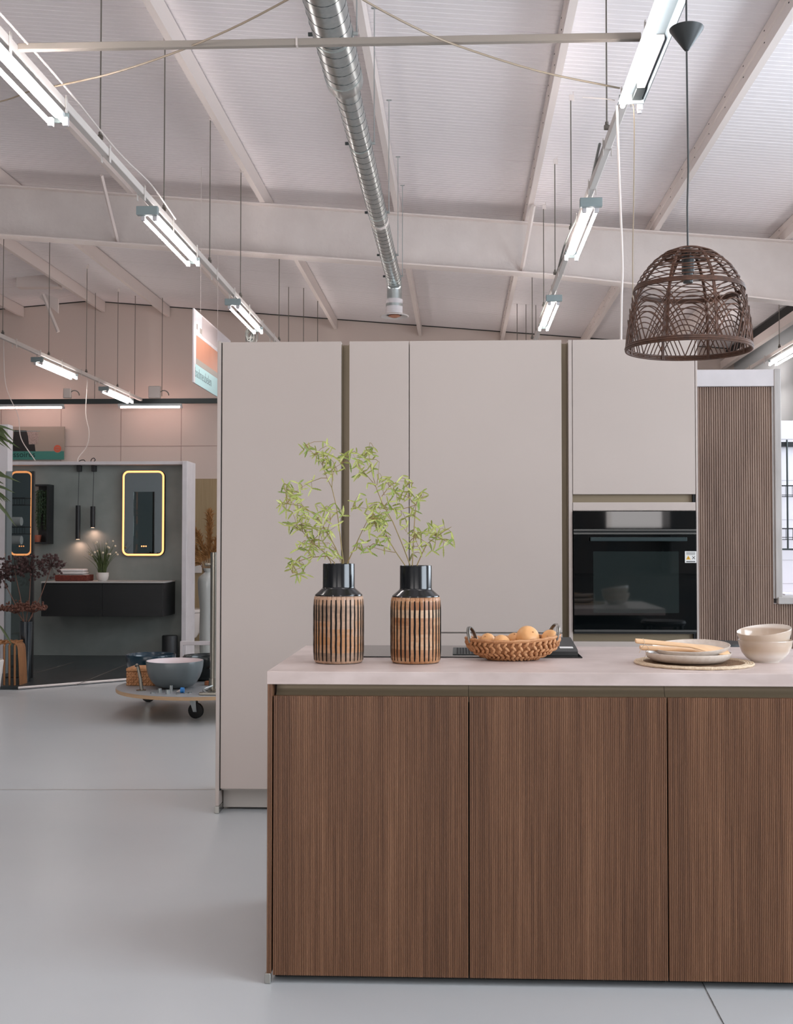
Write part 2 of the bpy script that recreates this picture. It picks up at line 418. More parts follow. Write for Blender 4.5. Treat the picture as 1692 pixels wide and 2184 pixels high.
for i, (xa, xb) in enumerate(((-7.2, -2.8), (-.7, 3.7))):
    f = B()
    for k in range(4): xx = xa + (xb - xa) * k / 3; f.box(xx - .03 + (.03 if k == 0 else 0), xx + .03 - (.03 if k == 3 else 0), YF - .08, YF - .02, .6, 3.4)
    f.box(xa, xb, YF - .08, YF - .02, .6, .66); f.box(xa, xb, YF - .08, YF - .02, 3.34, 3.4); f.box(xa, xb, YF - .08, YF - .02, 2.6, 2.65)
    struct(f.build('window_%d' % (i + 1), m_black))
for i, (a, c, z0, z1) in enumerate(wins):
    f = B()
    for k in range(4): yy = a + (c - a) * k / 3; f.box(XR + .08, XR + .14, yy - .03 + (.03 if k == 0 else 0), yy + .03 - (.03 if k == 3 else 0), z0, z1)
    f.box(XR + .08, XR + .14, a, c, z0, z0 + .06); f.box(XR + .08, XR + .14, a, c, z1 - .06, z1)
    struct(f.build('window_%d' % (i + 3), m_black))
# eave: dark gutter slot with a pale beam along the right wall
struct(B().box(XR - .16, XR - .001, 9.8, YB - .03, zroof(XR) - .20, zroof(XR) - .035).build('trim_3', m_void))
eb = B().box(XR - .26, XR - .17, 9.8, YB - .03, zroof(XR) - .38, zroof(XR) - .24)
tag(eb.build('eave_beam', m_purlin), 'pale steel beam running along the eave of the right wall', 'beam')
# floor joint near the island and a faint seam further back
a, c = PZ(1480, 2060, 0), PZ(1552, 2200, 0); d = (c - a).normalized(); n = Vector((-d.y, d.x, 0))
jb = B(); pts = []; NN = 40
for i in range(NN): 
    p = a + d * ((c - a).length * i / NN); q = a + d * ((c - a).length * (i + 1) / NN)
    w0, w1 = .0011 + random.random() * .0009, .0011 + random.random() * .0009
    jb.poly([p - n * w0 + Vector((0, 0, .0012)), q - n * w0 + Vector((0, 0, .0012)), q + n * w1 + Vector((0, 0, .0012)), p + n * w1 + Vector((0, 0, .0012))])
struct(jb.build('trim_4', M('floor_joint', (84, 84, 82), .8)))
p0, p1 = PZ(-60, 1684, 0), PZ(464, 1684, 0)
struct(B().poly([(p0.x, p0.y - .005, .0012), (p1.x, p1.y - .005, .0012), (p1.x, p1.y + .005, .0012), (p0.x, p0.y + .005, .0012)]).build('trim_5', M('floor_seam', (186, 180, 174), .5)))

# ------------------------------------------------------------------ roof steel
# rafter: deep tapered I-beam across the hall
RY = 13.2
def ztop(x): return zroof(x) - .205
def rbot(x):
    if x < 1.0: return ztop(x) - .590
    return ztop(x) - .590 - (x - 1.0) * .040
raf = thing('rafter_beam', (-1, RY, rbot(-1)), 'deep textured off-white steel rafter crossing the whole hall under the roof', 'beam')
xs = [RX, 1.0, XR - .02]
poly = [(x, rbot(x)) for x in xs] + [(x, ztop(x)) for x in xs[::-1]]
B().prism(poly, 'y', RY - .006, RY + .006).build('web', m_beam, raf)
for nm, zf, th, sg in (('bottom_flange', rbot, .016, 1), ('top_flange', ztop, .014, -1)):
    b = B()
    for u, v in zip(xs, xs[1:]):
        zz = [(u, zf(u) - (th if sg > 0 else 0)), (v, zf(v) - (th if sg > 0 else 0)), (v, zf(v) + (0 if sg > 0 else -0) + (0 if sg > 0 else 0)), (u, zf(u))]
        if sg < 0: zz = [(u, zf(u) - th), (v, zf(v) - th), (v, zf(v)), (u, zf(u))]
        b.prism(zz, 'y', RY - .10, RY + .10)
    b.build(nm, m_purlin, raf)
lf = B().prism([(RX, rbot(RX)), (RX - 5, rbot(RX) - 5 * SL), (RX - 5, zroof(RX - 5) - .205), (RX, ztop(RX))], 'y', RY - .006, RY + .006).build('web', m_beam, raf)

PUR = [(-6.74, 'nearest to the ridge'), (-5.5, 'second right of the ridge'), (-3.9, 'behind the left light rail'), (-2.32, 'left of the ventilation duct'), (-.73, 'directly beside the ventilation duct'), (.80, 'between the duct and the pendant lamp'), (2.30, 'right behind the pendant lamp'), (3.80, 'farthest right above the pendant lamp')]
for x, lb in PUR + [(-8.3, 'left of the ridge in the far corner')]:
    y0 = 2.0 if x > -5 else 8.0
    zt = zroof(x) - .003; zb = zt - .2
    prof = [(x - .03, zt - .003), (x + .03, zt - .006), (x + .03, zb), (x - .03, zb + .002), (x - .03, zb + .055), (x - .018, zb + .065), (x - .018, zb + .11), (x - .03, zb + .12)]
    o = B().prism(prof, 'y', y0, YB - .021).build('roof_purlin', m_purlin)
    tag(o, 'long off-white roof purlin %s' % lb, 'beam', 'roof purlins')
    if x > 0:
        h = B(); yy = 4.0
        while yy < 20:
            for dz in (.07, .16): h.box(x - .0335, x - .0295, yy, yy + .016, zb + dz, zb + dz + .006)
            yy += .62
        hp = h.build('bolt_holes', m_void); hp.parent = o; hp.location = hp.location - o.location; hp.name = 'bolt_row'; hp['kind'] = 'stuff'
# fly braces from the purlins to the rafter
def brace(pa, pb, r, label):
    d = B().tube([pa, pb], r, 4)
    return tag(d.build('fly_brace', m_purlin), label, 'brace', 'fly braces')
a = PY(228, 372, 12.5); bq = PY(251, 516, 13.18)
brace((a.x, 12.3, ztop(a.x) - .05), (bq.x, 13.18, rbot(bq.x) + .02), .022, 'thin off-white brace between the left light rail and the rafter')
a = PY(1136, 445, 12.6); bq = PY(1113, 588, 13.18)
brace((a.x, 12.4, ztop(a.x) - .02), (bq.x, 13.18, rbot(bq.x) + .02), .026, 'off-white brace running down to the rafter right of the duct')
# beam stub and bracket of the far left corner
cb = thing('beam_bracket', PY(70, 620, 19.0), 'off-white beam stub with bolted bracket and slanted brace, far upper left', 'beam')
a, bq = PY(40, 590, 19.0), PY(128, 614, 19.0)
B().box(a.x, bq.x, 18.9, 19.1, bq.z, a.z).build('beam_stub', m_purlin, cb)
a, bq = PY(77, 618, 18.7), PY(117, 664, 18.7)
B().prism([(a.x, a.z), (bq.x, a.z - .12), (bq.x, bq.z), (a.x, a.z - .1)], 'y', 18.85, 18.89).build('plate', m_purlin, cb)
B().tube([PY(92, 628, 18.6), PY(124, 708, 18.6)], .03, 6).build('brace', m_purlin, cb)

# ------------------------------------------------------------------ light rails, lamps and hangers
ZR, ZL = 3.92, 3.80
RAILS = [(-2.37, 2.0, 20.3, 'white light rail running over the left end of the tall cabinets', 'left'),
         (.98, 2.0, 20.3, 'white light rail with cables right of the ventilation duct', 'middle'),
         (-5.80, 8.5, 20.25, 'white light rail over the bathroom display on the far left', 'far left'),
         (4.36, 8.5, 20.3, 'white light rail near the right wall behind the pendant lamp', 'far right')]
for x, y0, y1, lb, nm in RAILS:
    o = thing('light_rail', (x, y0, ZR), lb, 'light rail', 'light rails')
    B().box(x - .024, x + .024, y0, y1, ZR - .018, ZR + .036, .004).build('track', m_rail, o)
    b = B(); yy = math.ceil(y0) + .35
    while yy < y1 - .3:
        b.box(x - .030, x - .026, yy, yy + .03, ZR - .06, ZR + .055); b.box(x + .026, x + .030, yy, yy + .03, ZR - .06, ZR + .055); b.box(x - .030, x + .030, yy, yy + .03, ZR + .038, ZR + .041)
        yy += .84
    cl = b.build('clips', m_rail, o); cl.name = 'clip_row'; cl['kind'] = 'stuff'
def make_lamp(L=1.5, n=2, warm=False):
    o = thing('tube_lamp', (0, 0, 0), 'x', 'lamp')
    b = B().box(-.030, .030, 0, L, .026, .066, .006); b.build('housing', m_lampbody, o)
    e = B().box(-.082, .082, -.03, .018, .0, .066, .003); e.build('end_cap', m_lampgrey, o)
    e = B().box(-.05, .05, L, L + .012, .005, .064, .003); e.build('end_cap', m_lampgrey, o)
    for sx in ((-.045, .045) if n == 2 else (-.045,)):
        t = B().tube([(sx, .05, -.012), (sx, L - .05, -.012)], .0135, 12).build('tube', m_tubew if warm else m_tube, o, smooth=True)
        B().box(sx - .016, sx + .016, .02, .05, -.03, .022, .003).build('socket', m_white, o)
        B().box(sx - .016, sx + .016, L - .05, L - .02, -.03, .022, .003).build('socket', m_white, o)
    return o
lamp0 = make_lamp(); used = False
LAMPS = [(-2.37, 5.04, 'twin tube lamp cut by the left photo edge, top left'), (-2.37, 8.42, 'twin tube lamp hanging in front of the rafter, left side'), (-2.37, 11.65, 'twin tube lamp just above the left end of the tall cabinets'),
         (.98, 8.34, 'twin tube lamp in front of the rafter between duct and pendant'), (.98, 11.6, 'small twin tube lamp below the rafter on the middle rail'),
         (-5.80, 15.2, 'nearer twin tube lamp on the far left rail'), (-5.80, 18.1, 'farther twin tube lamp at the end of the far left rail'), (4.36, 14.3, 'twin tube lamp at the right photo edge by the wall')]
for i, (x, y, lb) in enumerate(LAMPS):
    o = lamp0 if i == 0 else copy_tree(lamp0)
    o.location = (x, y, ZL); tag(o, lb, 'lamp', 'fluorescent lamps')
for x in (-2.37, .98):  # added unseen lamps overhead, to light the island front and floor
    for y in (-2.0, 1.6):
        o = copy_tree(lamp0); o.location = (x, y, ZL)
        tag(o, 'added twin tube lamp above the viewer on the %s rail, %s' % ('left' if x < 0 else 'middle', 'just before the kitchen' if y > 0 else 'behind the viewer'), 'lamp', 'added fluorescent lamps above the viewer')
# near right fixture: tray with one lit tube and an empty socket
o = thing('tube_lamp', (.98, 4.9, ZL), 'large tray lamp with a single lit tube at the top right', 'lamp', 'fluorescent lamps')
B().prism([(.98 - .075, ZL + .01), (.98 - .055, ZL + .062), (.98 + .055, ZL + .062), (.98 + .075, ZL + .01), (.98 + .070, ZL + .01), (.98 + .05, ZL + .05), (.98 - .05, ZL + .05), (.98 - .070, ZL + .01)], 'y', 4.9, 6.42).build('housing', m_tray, o)
B().tube([(.98 - .05, 4.95, ZL - .012), (.98 - .05, 6.37, ZL - .012)], .0135, 12).build('tube', m_tube, o, smooth=True)
B().box(.98 + .005, .98 + .05, 5.6, 6.2, ZL + .02, ZL + .049, .003).build('ballast', m_white, o)
B().box(.98 + .002, .98 + .055, 6.2, 6.38, ZL + .016, ZL + .049, .003).build('ballast_cover', m_galvseam, o)
B().box(.98 - .07, .98 + .07, 6.36, 6.375, ZL, ZL + .05).build('end_plate', m_lampbody, o)
B().box(.98 + .035, .98 + .068, 6.375, 6.42, ZL - .03, ZL + .02, .004).tube([(1.03, 6.40, ZL - .03), (1.03, 6.40, ZL - .045)], .013, 10).build('socket', m_white, o)
# hanger wires with hooks
def hook_wire(x, y, zt, zb, lb, grp):
    o = thing('hanger_wire', (x, y, zb), lb, 'hanger', grp)
    B().tube([(x, y, zt - .01), (x, y, zb)], .0052, 5).build('wire', m_wire, o)
    h = B().box(x - .012, x + .03, y - .008, y + .008, zt - .01, zt + .04, .002).box(x + .018, x + .026, y - .008, y + .008, zt + .04, zt + .065)
    h.build('hook', m_purlin, o)
    B().box(x - .018, x + .018, y - .01, y + .01, zb - .01, zb + .02, .003).tube([(x, y, zb + .02), (x, y, zb + .04)], .012, 6).build('clamp', m_wire, o)
for k, y in enumerate((7.25, 8.85, 10.5, 12.0, 14.6)):
    hook_wire(-2.36, y, zroof(-2.32) - .2, ZR + .05, 'thin hanger wire of the left light rail, %s from the viewer' % ORD[k], 'hangers of the left light rail')
for k, y in enumerate((5.9 + 1.3, 9.5, 11.1, 12.6, 14.6)):
    hook_wire(.95, y, zroof(.8) - .2, ZR + .05, 'thin hanger wire of the middle light rail, %s from the viewer' % ORD[k], 'hangers of the middle light rail')
for k, y in enumerate((14.0, 15.6, 17.2, 18.8)):
    hook_wire(-5.79, y, zroof(-5.5) - .2, ZR + .05, 'thin hanger wire of the far left light rail, %s from the viewer' % ORD[k], 'hangers of the far left light rail')
hook_wire(4.35, 15.4, zroof(4.35) - .01, ZR + .05, 'short hanger wire above the lamp by the right wall', 'hangers of the far right light rail')
# fine wires further back
for k, (px, py1) in enumerate(((616, 722), (648, 722), (678, 720), (1103, 718), (1122, 718), (1143, 712), (289, 852), (204, 850), (347, 845))):
    x = PY(px, 600, 18.5 if k < 6 else 20.2); yy = 18.5 if k < 6 else 20.2; zb = PY(px, py1, yy).z if k > 5 else 3.2
    o = B().tube([(x.x, yy, zroof(x.x) - .004), (x.x, yy, zb)], .006, 5).build('thin_wire', m_wire)
    tag(o, ['fine wire behind the cabinet tops, %s right of the left rail' % ORD[k], 'fine wire behind the cabinet tops, %s right of the duct' % ORD[k - 3] if k >= 3 else '', 'fine wire holding the cross rail, %s listed from its middle' % ORD[k - 6] if k >= 6 else ''][0 if k < 3 else 1 if k < 6 else 2], 'wire', 'fine wires at the back')
# cross rail at the back with warm tubes
cr = thing('cross_rail', (-6, 20.4, ZR), 'dark cross rail high on the back wall above the bathroom display', 'light rail')
B().box(-10.5, -1.5, 20.37, 20.43, ZR - .045, ZR + .045, .004).build('track', m_galvseam, cr)
def warm_lamp(xa, xb, lb):
    o = thing('tube_lamp', (xa, 20.4, ZR - .12), lb, 'lamp', 'warm tube lamps on the cross rail')
    B().box(xa, xb, 20.37, 20.43, ZR - .09, ZR - .046, .004).build('housing', m_lampbody, o)
    B().tube([(xa + .04, 20.44, ZR - .105), (xb - .04, 20.44, ZR - .105)], .016, 12).build('tube', m_tubew, o, smooth=True)
    for q in (xa, xb - .04): B().box(q, q + .04, 20.41, 20.46, ZR - .125, ZR - .09).build('socket', m_white, o)
x0 = PY(3, 858, 20.4).x; x1 = PY(136, 858, 20.4).x; warm_lamp(x0 - .2, x1, 'warm horizontal tube lamp above the towel sign')
x0 = PY(252, 858, 20.4).x; x1 = PY(388, 858, 20.4).x; warm_lamp(x0, x1, 'warm horizontal tube lamp above the lit mirror')
for k, px in enumerate((144, 330)):
    q = PY(px, 840, 20.3); o = thing('junction_box', (q.x, 20.3, q.z), ['small junction box with looped cables on the cross rail, above the towel sign', 'larger junction box with looped cables on the cross rail, above the lit mirror'][k], 'junction box', 'junction boxes')
    s_ = .07 + .04 * k
    B().box(q.x - s_, q.x + s_, 20.26, 20.34, q.z - .08, q.z + .1 + .04 * k, .01).build('box_body', m_cable, o)
    for sg in (-1, 1): B().tube(arc((q.x + sg * (s_ + .06), 20.3, q.z - .03), (1, 0, 0), (0, 0, 1), .09, PI * (.5 - .5 * sg) * 1. + (0 if sg > 0 else -PI), (PI if sg > 0 else 0), 10), .01, 6).build('cable_loop', m_cablegrey, o)

# horizontal strut and sagging bracing cables
YS = 5.85
a, c = PY(28, 99, YS), PY(1372, 82, YS)
o = thing('strut_tube', (a.x, YS, a.z), 'grey beige horizontal square tube spanning between two light rails', 'beam')
zz = (a.z + c.z) / 2
B().box(-2.35, .95, YS - .018, YS + .018, zz - .018, zz + .018, .003).build('square_tube', m_wire if False else M('strut_grey', (158, 148, 138), .5), o)
B().box(-.86, -.85, YS - .021, YS + .021, zz - .021, zz + .021).build('joint_sleeve', m_purlin, o)
m_rod = M('rod_beige', (150, 134, 114), .5)
def cable(name, pts, r, mat, lb, cat='cable', grp=None, n=24):
    # Catmull-Rom through the points
    P = [Vector(p) for p in pts]; P = [P[0] * 2 - P[1]] + P + [P[-1] * 2 - P[-2]]; out = []
    m = max(2, n // (len(P) - 3))
    for i in range(1, len(P) - 2):
        for j in range(m):
            t = j / m; p0, p1, p2, p3 = P[i - 1:i + 3]
            out.append(.5 * ((2 * p1) + (p2 - p0) * t + (2 * p0 - 5 * p1 + 4 * p2 - p3) * t * t + (3 * p1 - p0 - 3 * p2 + p3) * t ** 3))
    out.append(P[-2])
    return tag(B().tube(out, r, 6).build(name, mat, smooth=True), lb, cat, grp)
cable('bracing_cable', [PY(106, 186, 6.40), PY(230, 159, 6.2), PY(360, 117, 5.95), PY(490, 63, 5.65), PY(612, 0, 5.38), PY(700, -52, 5.2)], .0055, m_rod, 'sagging beige bracing cable left of the duct', 'cable', 'bracing cables')
cable('bracing_cable', [PY(700, -52, 5.2), PY(776, 0, 5.38), PY(880, 56, 5.6), PY(975, 97, 5.85), PY(1150, 152, 6.15), PY(1322, 188, 6.40)], .0055, m_rod, 'sagging beige bracing cable right of the duct', 'cable', 'bracing cables')
cable('bracing_cable', [PY(-20, 222, 7.0), PY(24, 210, 6.9), PY(60, 196, 6.7), PY(104, 186, 6.45)], .0045, m_rod, 'short bracing cable end at the left photo edge', 'cable', 'bracing cables')
cable('hanging_cable', [PY(1316, 226, 6.4), PY(1322, 400, 6.4), PY(1328, 560, 6.42), PY(1326, 640, 6.45), PY(1325, 735, 6.5)], .0075, m_cable, 'thick white cable hanging straight down from the middle light rail', 'cable')
cable('hanging_cable', [PY(1346, 210, 6.4), PY(1353, 250, 6.4), PY(1352, 430, 6.5), PY(1350, 560, 6.5), PY(1352, 740, 6.5)], .0035, m_rod, 'thin beige cord hanging left of the pendant lamp', 'cable')
cable('hanging_cable', [(.93, 7.4, ZR + .02), (.98, 8.6, ZR + .05), (.93, 9.8, ZR + .01), (.97, 11.4, ZR + .05), (.94, 13.0, ZR + .02)], .009, m_cablegrey, 'grey cable bundle lying along the middle light rail', 'cable')
cable('hanging_cable', [(-2.33, 4.5, ZR + .05), (-2.29, 6.2, ZR + .04), (-2.33, 7.5, ZR + .06), (-2.28, 8.2, ZR + .04), (-2.33, 9.1, ZR + .05)], .006, m_cable, 'white cable running along the left light rail', 'cable')
cable('pull_cord', [PY(1243, 208, 6.42), PY(1282, 210, 6.42), PY(1312, 214, 6.42)], .003, m_cable, 'short stiff white cord end beside the tray lamp', 'cable')
# tangle of cable under the third left lamp
b = B()
for k in range(9):
    q = PY(536 + random.uniform(-7, 8), 712, 13.2)
    b.tube(arc((q.x, 13.2 + random.uniform(-.05, .05), q.z - random.uniform(0, .04)), (1, 0, 0), (0, .2, 1), random.uniform(.02, .04), 0, 2 * PI, 14, random.uniform(.06, .1))[:-1], .006, 5, closed=True)
o = b.build('cable_coil', m_cablegrey, origin=PY(536, 712, 13.2)); tag(o, 'tangled grey cable coil hanging at the end of the third left lamp', 'cable')
cable('hanging_wire', [PY(7, 715, 14.5), PY(12, 820, 14.5), PY(38, 885, 14.3), PY(45, 935, 14.0), PY(75, 982, 12.75)], .006, m_cable, 'loose pale wire falling in front of the towel sign', 'wire', 'loose wires above the bathroom wall')
cable('hanging_wire', [PY(187, 808, 17.0), PY(183, 880, 16), PY(190, 920, 15), PY(186, 950, 14), PY(168, 975, 13), PY(165, 988, 12.75)], .006, m_cable, 'loose pale wire falling to the pair of slim pendants', 'wire', 'loose wires above the bathroom wall')

for x, y, lb in ((-2.37, 15.0, 'added twin tube lamp on the left rail hidden beyond the tall cabinets, nearer one'), (-2.37, 18.2, 'added twin tube lamp on the left rail hidden beyond the tall cabinets, farther one'), (.98, 15.0, 'added twin tube lamp on the middle rail hidden beyond the tall cabinets, nearer one'), (.98, 18.2, 'added twin tube lamp on the middle rail hidden beyond the tall cabinets, farther one'),
                 (4.36, 17.6, 'added twin tube lamp at the far end of the rail by the right wall'), (4.36, 10.9, 'added twin tube lamp by the right wall just outside the photo'), (-5.80, 11.9, 'added twin tube lamp of the far left rail just outside the photo')):
    o = copy_tree(lamp0); o.location = (x, y, ZL); tag(o, lb, 'lamp', 'added fluorescent lamps at the back')  # unseen lamps added to brighten the back of the hall and right wall
for y in (1.6, 5.6):  # added lamps out of view on the left, for a brighter floor
    o = copy_tree(lamp0); o.location = (-6.2, y, ZL)
    tag(o, 'added twin tube lamp outside the photo to the far left, %s' % ('nearer' if y < 3 else 'farther'), 'lamp', 'added fluorescent lamps left of the view')
# dark kitchen run added behind the viewer to darken the oven door's reflection
kr = thing('added_dark_run', (2.2, -2.6, 0), 'added dark kitchen run behind the viewer, darkening the oven door reflection', 'cabinet')
m_ds = M('dark_stone', (26, 27, 27), .4, col2=(60, 46, 38), scale=(2.5, 2.5, 2.5), detail=8, contrast=.12)
B().box(-.4, 4.6, -3.2, -2.6, .1, .9, .004).build('base', m_ds, kr); B().box(-.4, 4.6, -3.2, -3.1, .9, 1.5, .004).build('splashback', m_ds, kr); B().box(-.42, 4.62, -3.22, -2.57, .9, .93, .003).build('counter_slab', m_ds, kr)
B().box(.9, 1.75, -3.15, -2.6, .94, 2.3, .004).build('tall_unit', m_ds, kr); B().box(2.5, 3.7, -3.15, -2.6, .94, 2.3, .004).build('tall_unit', m_ds, kr)
B().box(-.38, 4.58, -3.1, -2.66, 0, .1).build('plinth', m_black, kr)
# ------------------------------------------------------------------ ventilation duct
DX, DZ = -.715, 4.20
dk = thing('ventilation_duct', (DX, 5, DZ), 'round galvanised spiral ventilation duct hanging along the ceiling centre', 'duct')
b = B(); Y0, Y1, Y2, Y3 = 4.4, 6.95, 7.02, 12.25
def ring_y(y, r): return [(DX + r * math.cos(2 * PI * k / 40), y, DZ + r * math.sin(2 * PI * k / 40)) for k in range(40)]
b.tube([(DX, Y0, DZ), (DX, Y1 - .12, DZ)], .113, 40).build('wide_section', m_galv, dk, smooth=True)
B().tube([(DX, Y1 - .12, DZ), (DX, Y1, DZ), (DX, Y2, DZ)], [.1165, .1165, .084], 40).build('reducer', m_galv, dk, smooth=True)
B().tube([(DX, Y2, DZ), (DX, Y3, DZ)], .080, 40).build('narrow_section', m_galv, dk, smooth=True)
def spiral(y0, y1, r, pitch):
    n = int((y1 - y0) / pitch * 20); return [(DX + r * math.cos(2 * PI * i / 20), y0 + (y1 - y0) * i / n, DZ + r * math.sin(2 * PI * i / 20)) for i in range(n + 1)]
B().tube(spiral(Y0, Y1 - .13, .1135, .125), .0022, 4).build('spiral_seam', m_galvseam, dk)
B().tube(spiral(Y2 + .02, Y3, .0805, .125), .0022, 4).build('spiral_seam', m_galvseam, dk)
for k, y in enumerate((6.3, 8.05, 9.75, 11.2, 12.1)):
    r = .084 if k else .117
    b = B().tube([(DX, y - .012, DZ), (DX, y + .012, DZ)], r, 32)
    b.build('pipe_clamp', m_galv, dk, smooth=True)
    for sg in (-1, 1): B().tube([(DX + sg * (r - .002), y, DZ), (DX + sg * (r + .025), y, DZ)], .012, 8).build('clamp_bolt', m_galvseam if sg < 0 else m_galv, dk)
B().tube([(DX, 9.95, DZ), (DX, 10.02, DZ)], .083, 32).build('white_collar', m_cable, dk)
# elbow, neck and round diffuser
el = [(DX, Y3 + .1 * math.sin(t), DZ - .1 * (1 - math.cos(t))) for t in [PI / 2 * i / 8 for i in range(9)]]
ye = Y3 + .1
B().tube([(DX, Y3 - .02, DZ)] + el + [(DX, ye, DZ - .2)], .082, 32).build('elbow', m_galv, dk, smooth=True)
B().tube([(DX, ye, DZ - .2), (DX, ye, DZ - .36)], .092, 32).build('neck', m_white, dk, smooth=True)
B().tube([(DX, ye, DZ - .25), (DX, ye, DZ - .28)], .094, 32).build('neck_band', m_galv, dk, smooth=True)
B().lathe([(.09, DZ - .36), (.15, DZ - .375), (.162, DZ - .385), (.15, DZ - .392), (.095, DZ - .378), (.085, DZ - .37)], (DX, ye, 0), 36).build('diffuser_ring', m_cable, dk, smooth=True)
B().lathe([(0, DZ - .36), (.06, DZ - .372), (.07, DZ - .385), (.03, DZ - .40), (0, DZ - .402)], (DX, ye, 0), 28).build('diffuser_disc', m_signorange, dk, smooth=True)
for k, y in enumerate((6.3, 8.05, 9.75, 11.2, 12.1)):
    r = .084 if k else .117; x = DX + r + .018
    o = thing('duct_hanger', (x, y, DZ), 'thin threaded rod holding the duct, %s from the viewer' % ORD[k], 'hanger', 'hangers of the duct')
    B().tube([(x, y, DZ + .012), (x, y, zroof(-.73) - .205)], .0045, 6).build('rod', m_galv, o)
    B().box(x - .022, x + .022, y - .008, y + .008, zroof(-.73) - .213, zroof(-.73) - .205).build('top_plate', m_galv, o)

# ------------------------------------------------------------------ tall cabinets
YC = 5.44
def cx(px): return PY(px, 1200, YC).x
def cz(py): return PY(900, py, YC).z
ZT = cz(727); ZPL = .105
def tall(px0, px1, label, doors, zt=ZT, side_l=False):
    xa, xb = cx(px0), cx(px1)
    o = thing('tall_cabinet', ((xa + xb) / 2, YC + .3, 0), label, 'cabinet', 'tall kitchen cabinets')
    B().box(xa + .002, xb - .002, YC + .022, YC + .60, ZPL, zt - .003).build('body', m_greige_edge, o)
    B().box(xa + .002, xb - .002, YC + .07, YC + .55, .012, ZPL).build('plinth', m_greige_edge, o)
    for (a, c, z0, z1) in doors:
        B().box(cx(a) + .0018, cx(c) - .0018, YC, YC + .0195, z0, z1, .0012).build('door', m_greige, o)
    return o
zlo = cz(1686)
tall(471.6, 728, 'tall greige cabinet with one full-height door at the left end', [(471.6, 728, zlo, ZT)])
tall(744, 873, 'narrow greige tall cabinet behind the bamboo vases', [(744, 873, zlo, ZT)])
tall(873, 1200, 'wide greige tall cabinet behind the fruit basket, split door', [(873, 1200, cz(1348), ZT), (873, 1200, zlo, cz(1351))])
xe = cx(463); o = thing('end_panel', (xe, YC + .3, 0), 'slim greige end panel with metal foot at the left of the tall cabinets', 'panel')
B().box(xe, cx(470.2), YC - .012, YC + .62, .035, ZT + .003, .001).build('panel', m_greige, o)
B().box(cx(470.3), cx(471.4), YC + .004, YC + .5, ZPL, ZT - .003).build('filler_strip', m_void, o)
B().box(xe - .003, cx(471.5), YC - .016, YC + .10, 0, .035, .002).build('foot', m_steel, o)
for a, c, lb in ((728, 744, 'left tall bronze handle channel behind the left vase'), (1200, 1213, 'right tall bronze handle channel beside the oven cabinet')):
    xa, xb = cx(a), cx(c); o = thing('handle_channel', ((xa + xb) / 2, YC + .1, 0), lb, 'handle channel', 'tall bronze handle channels')
    B().box(xa + .001, xb - .001, YC + .05, YC + .1, .02, ZT - .01).build('back', m_bronze, o)
    b = B().box(xa - .0005, xa + .002, YC + .02, YC + .05, .02, ZT - .01).box(xb - .002, xb + .0005, YC + .02, YC + .05, .02, ZT - .01); b.build('side_lip', m_bronze, o)
# oven cabinet
xa, xb = cx(1213.5), cx(1490.5); da, db = cx(1222.5), cx(1485.5)
o = thing('oven_cabinet', ((xa + xb) / 2, YC + .3, 0), 'greige tall cabinet housing the built-in black oven', 'cabinet', 'tall kitchen cabinets')
B().box(xa + .001, da - .0015, YC, YC + .60, .02, ZT, .001).build('side_panel', m_greige, o)
B().box(db + .0015, xb, YC, YC + .60, .02, ZT, .001).build('side_panel', m_greige, o)
B().box(da, db, YC + .56, YC + .60, .05, ZT - .01).build('back_panel', m_greige_edge, o)
B().box(da + .001, db - .001, YC, YC + .02, cz(1055), ZT, .0012).build('upper_door', m_greige, o)
B().box(da, db, YC + .025, YC + .55, cz(1055) + .02, ZT - .01).build('upper_body', m_greige_edge, o)
for (y0, y1) in ((1072, 1056), (1367, 1352)):
    B().box(da, db - .012, YC + .03, YC + .06, cz(y0) - .01, cz(y1) + .012).build('bronze_channel', m_bronze, o)
    B().box(db - .012, db, YC + .008, YC + .06, cz(y0), cz(y1) + .012).build('channel_end', m_void, o)
B().box(da + .001, db - .001, YC, YC + .02, cz(1089.5), cz(1072)).build('filler_panel', m_greige, o)
B().box(da + .001, db - .001, YC, YC + .02, ZPL, cz(1367), .0012).build('drawer_front', m_greige, o)
B().box(da, db, YC + .025, YC + .55, ZPL, cz(1367) - .02).build('lower_body', m_greige_edge, o)
ov = thing('built_in_oven', ((da + db) / 2, YC + .3, cz(1350)), 'black glass built-in oven with bar handle and warning sticker', 'oven')
B().box(da + .006, db - .006, YC + .02, YC + .55, cz(1348), cz(1092)).build('body', m_black, ov)
B().box(da + .002, db - .002, YC - .012, YC + .019, cz(1128.5), cz(1091), .001).build('control_panel', m_blackglass, ov)
B().box(da + .002, db - .002, YC - .016, YC + .019, cz(1132.8), cz(1129), .001).build('trim_strip', m_ovenmetal, ov)
B().box(da + .002, db - .002, YC - .008, YC + .018, cz(1136), cz(1133)).build('vent_gap', m_void, ov)
B().box(da + .002, db - .002, YC - .016, YC + .019, cz(1140), cz(1136.2), .001).build('trim_strip', m_ovenmetal, ov)
dr = B().box(da + .003, db - .003, YC - .014, YC + .019, cz(1341), cz(1140.5), .001).build('door_glass', m_blackglass, ov)
hx0, hx1 = PY(1257, 1149, YC).x, PY(1461, 1149, YC).x
B().box(hx0, hx1, YC - .058, YC - .046, cz(1154.5), cz(1146), .002).box(hx0 + .02, hx0 + .035, YC - .046, YC - .0145, cz(1153), cz(1148)).box(hx1 - .035, hx1 - .02, YC - .046, YC - .0145, cz(1153), cz(1148)).build('handle', M('oven_handle', (44, 56, 58), .35, .6), dr)
B().box(PY(1265, 1200, YC).x, PY(1447, 1200, YC).x, YC - .0148, YC - .0141, cz(1306), cz(1176)).build('window', m_ovenwin, dr)
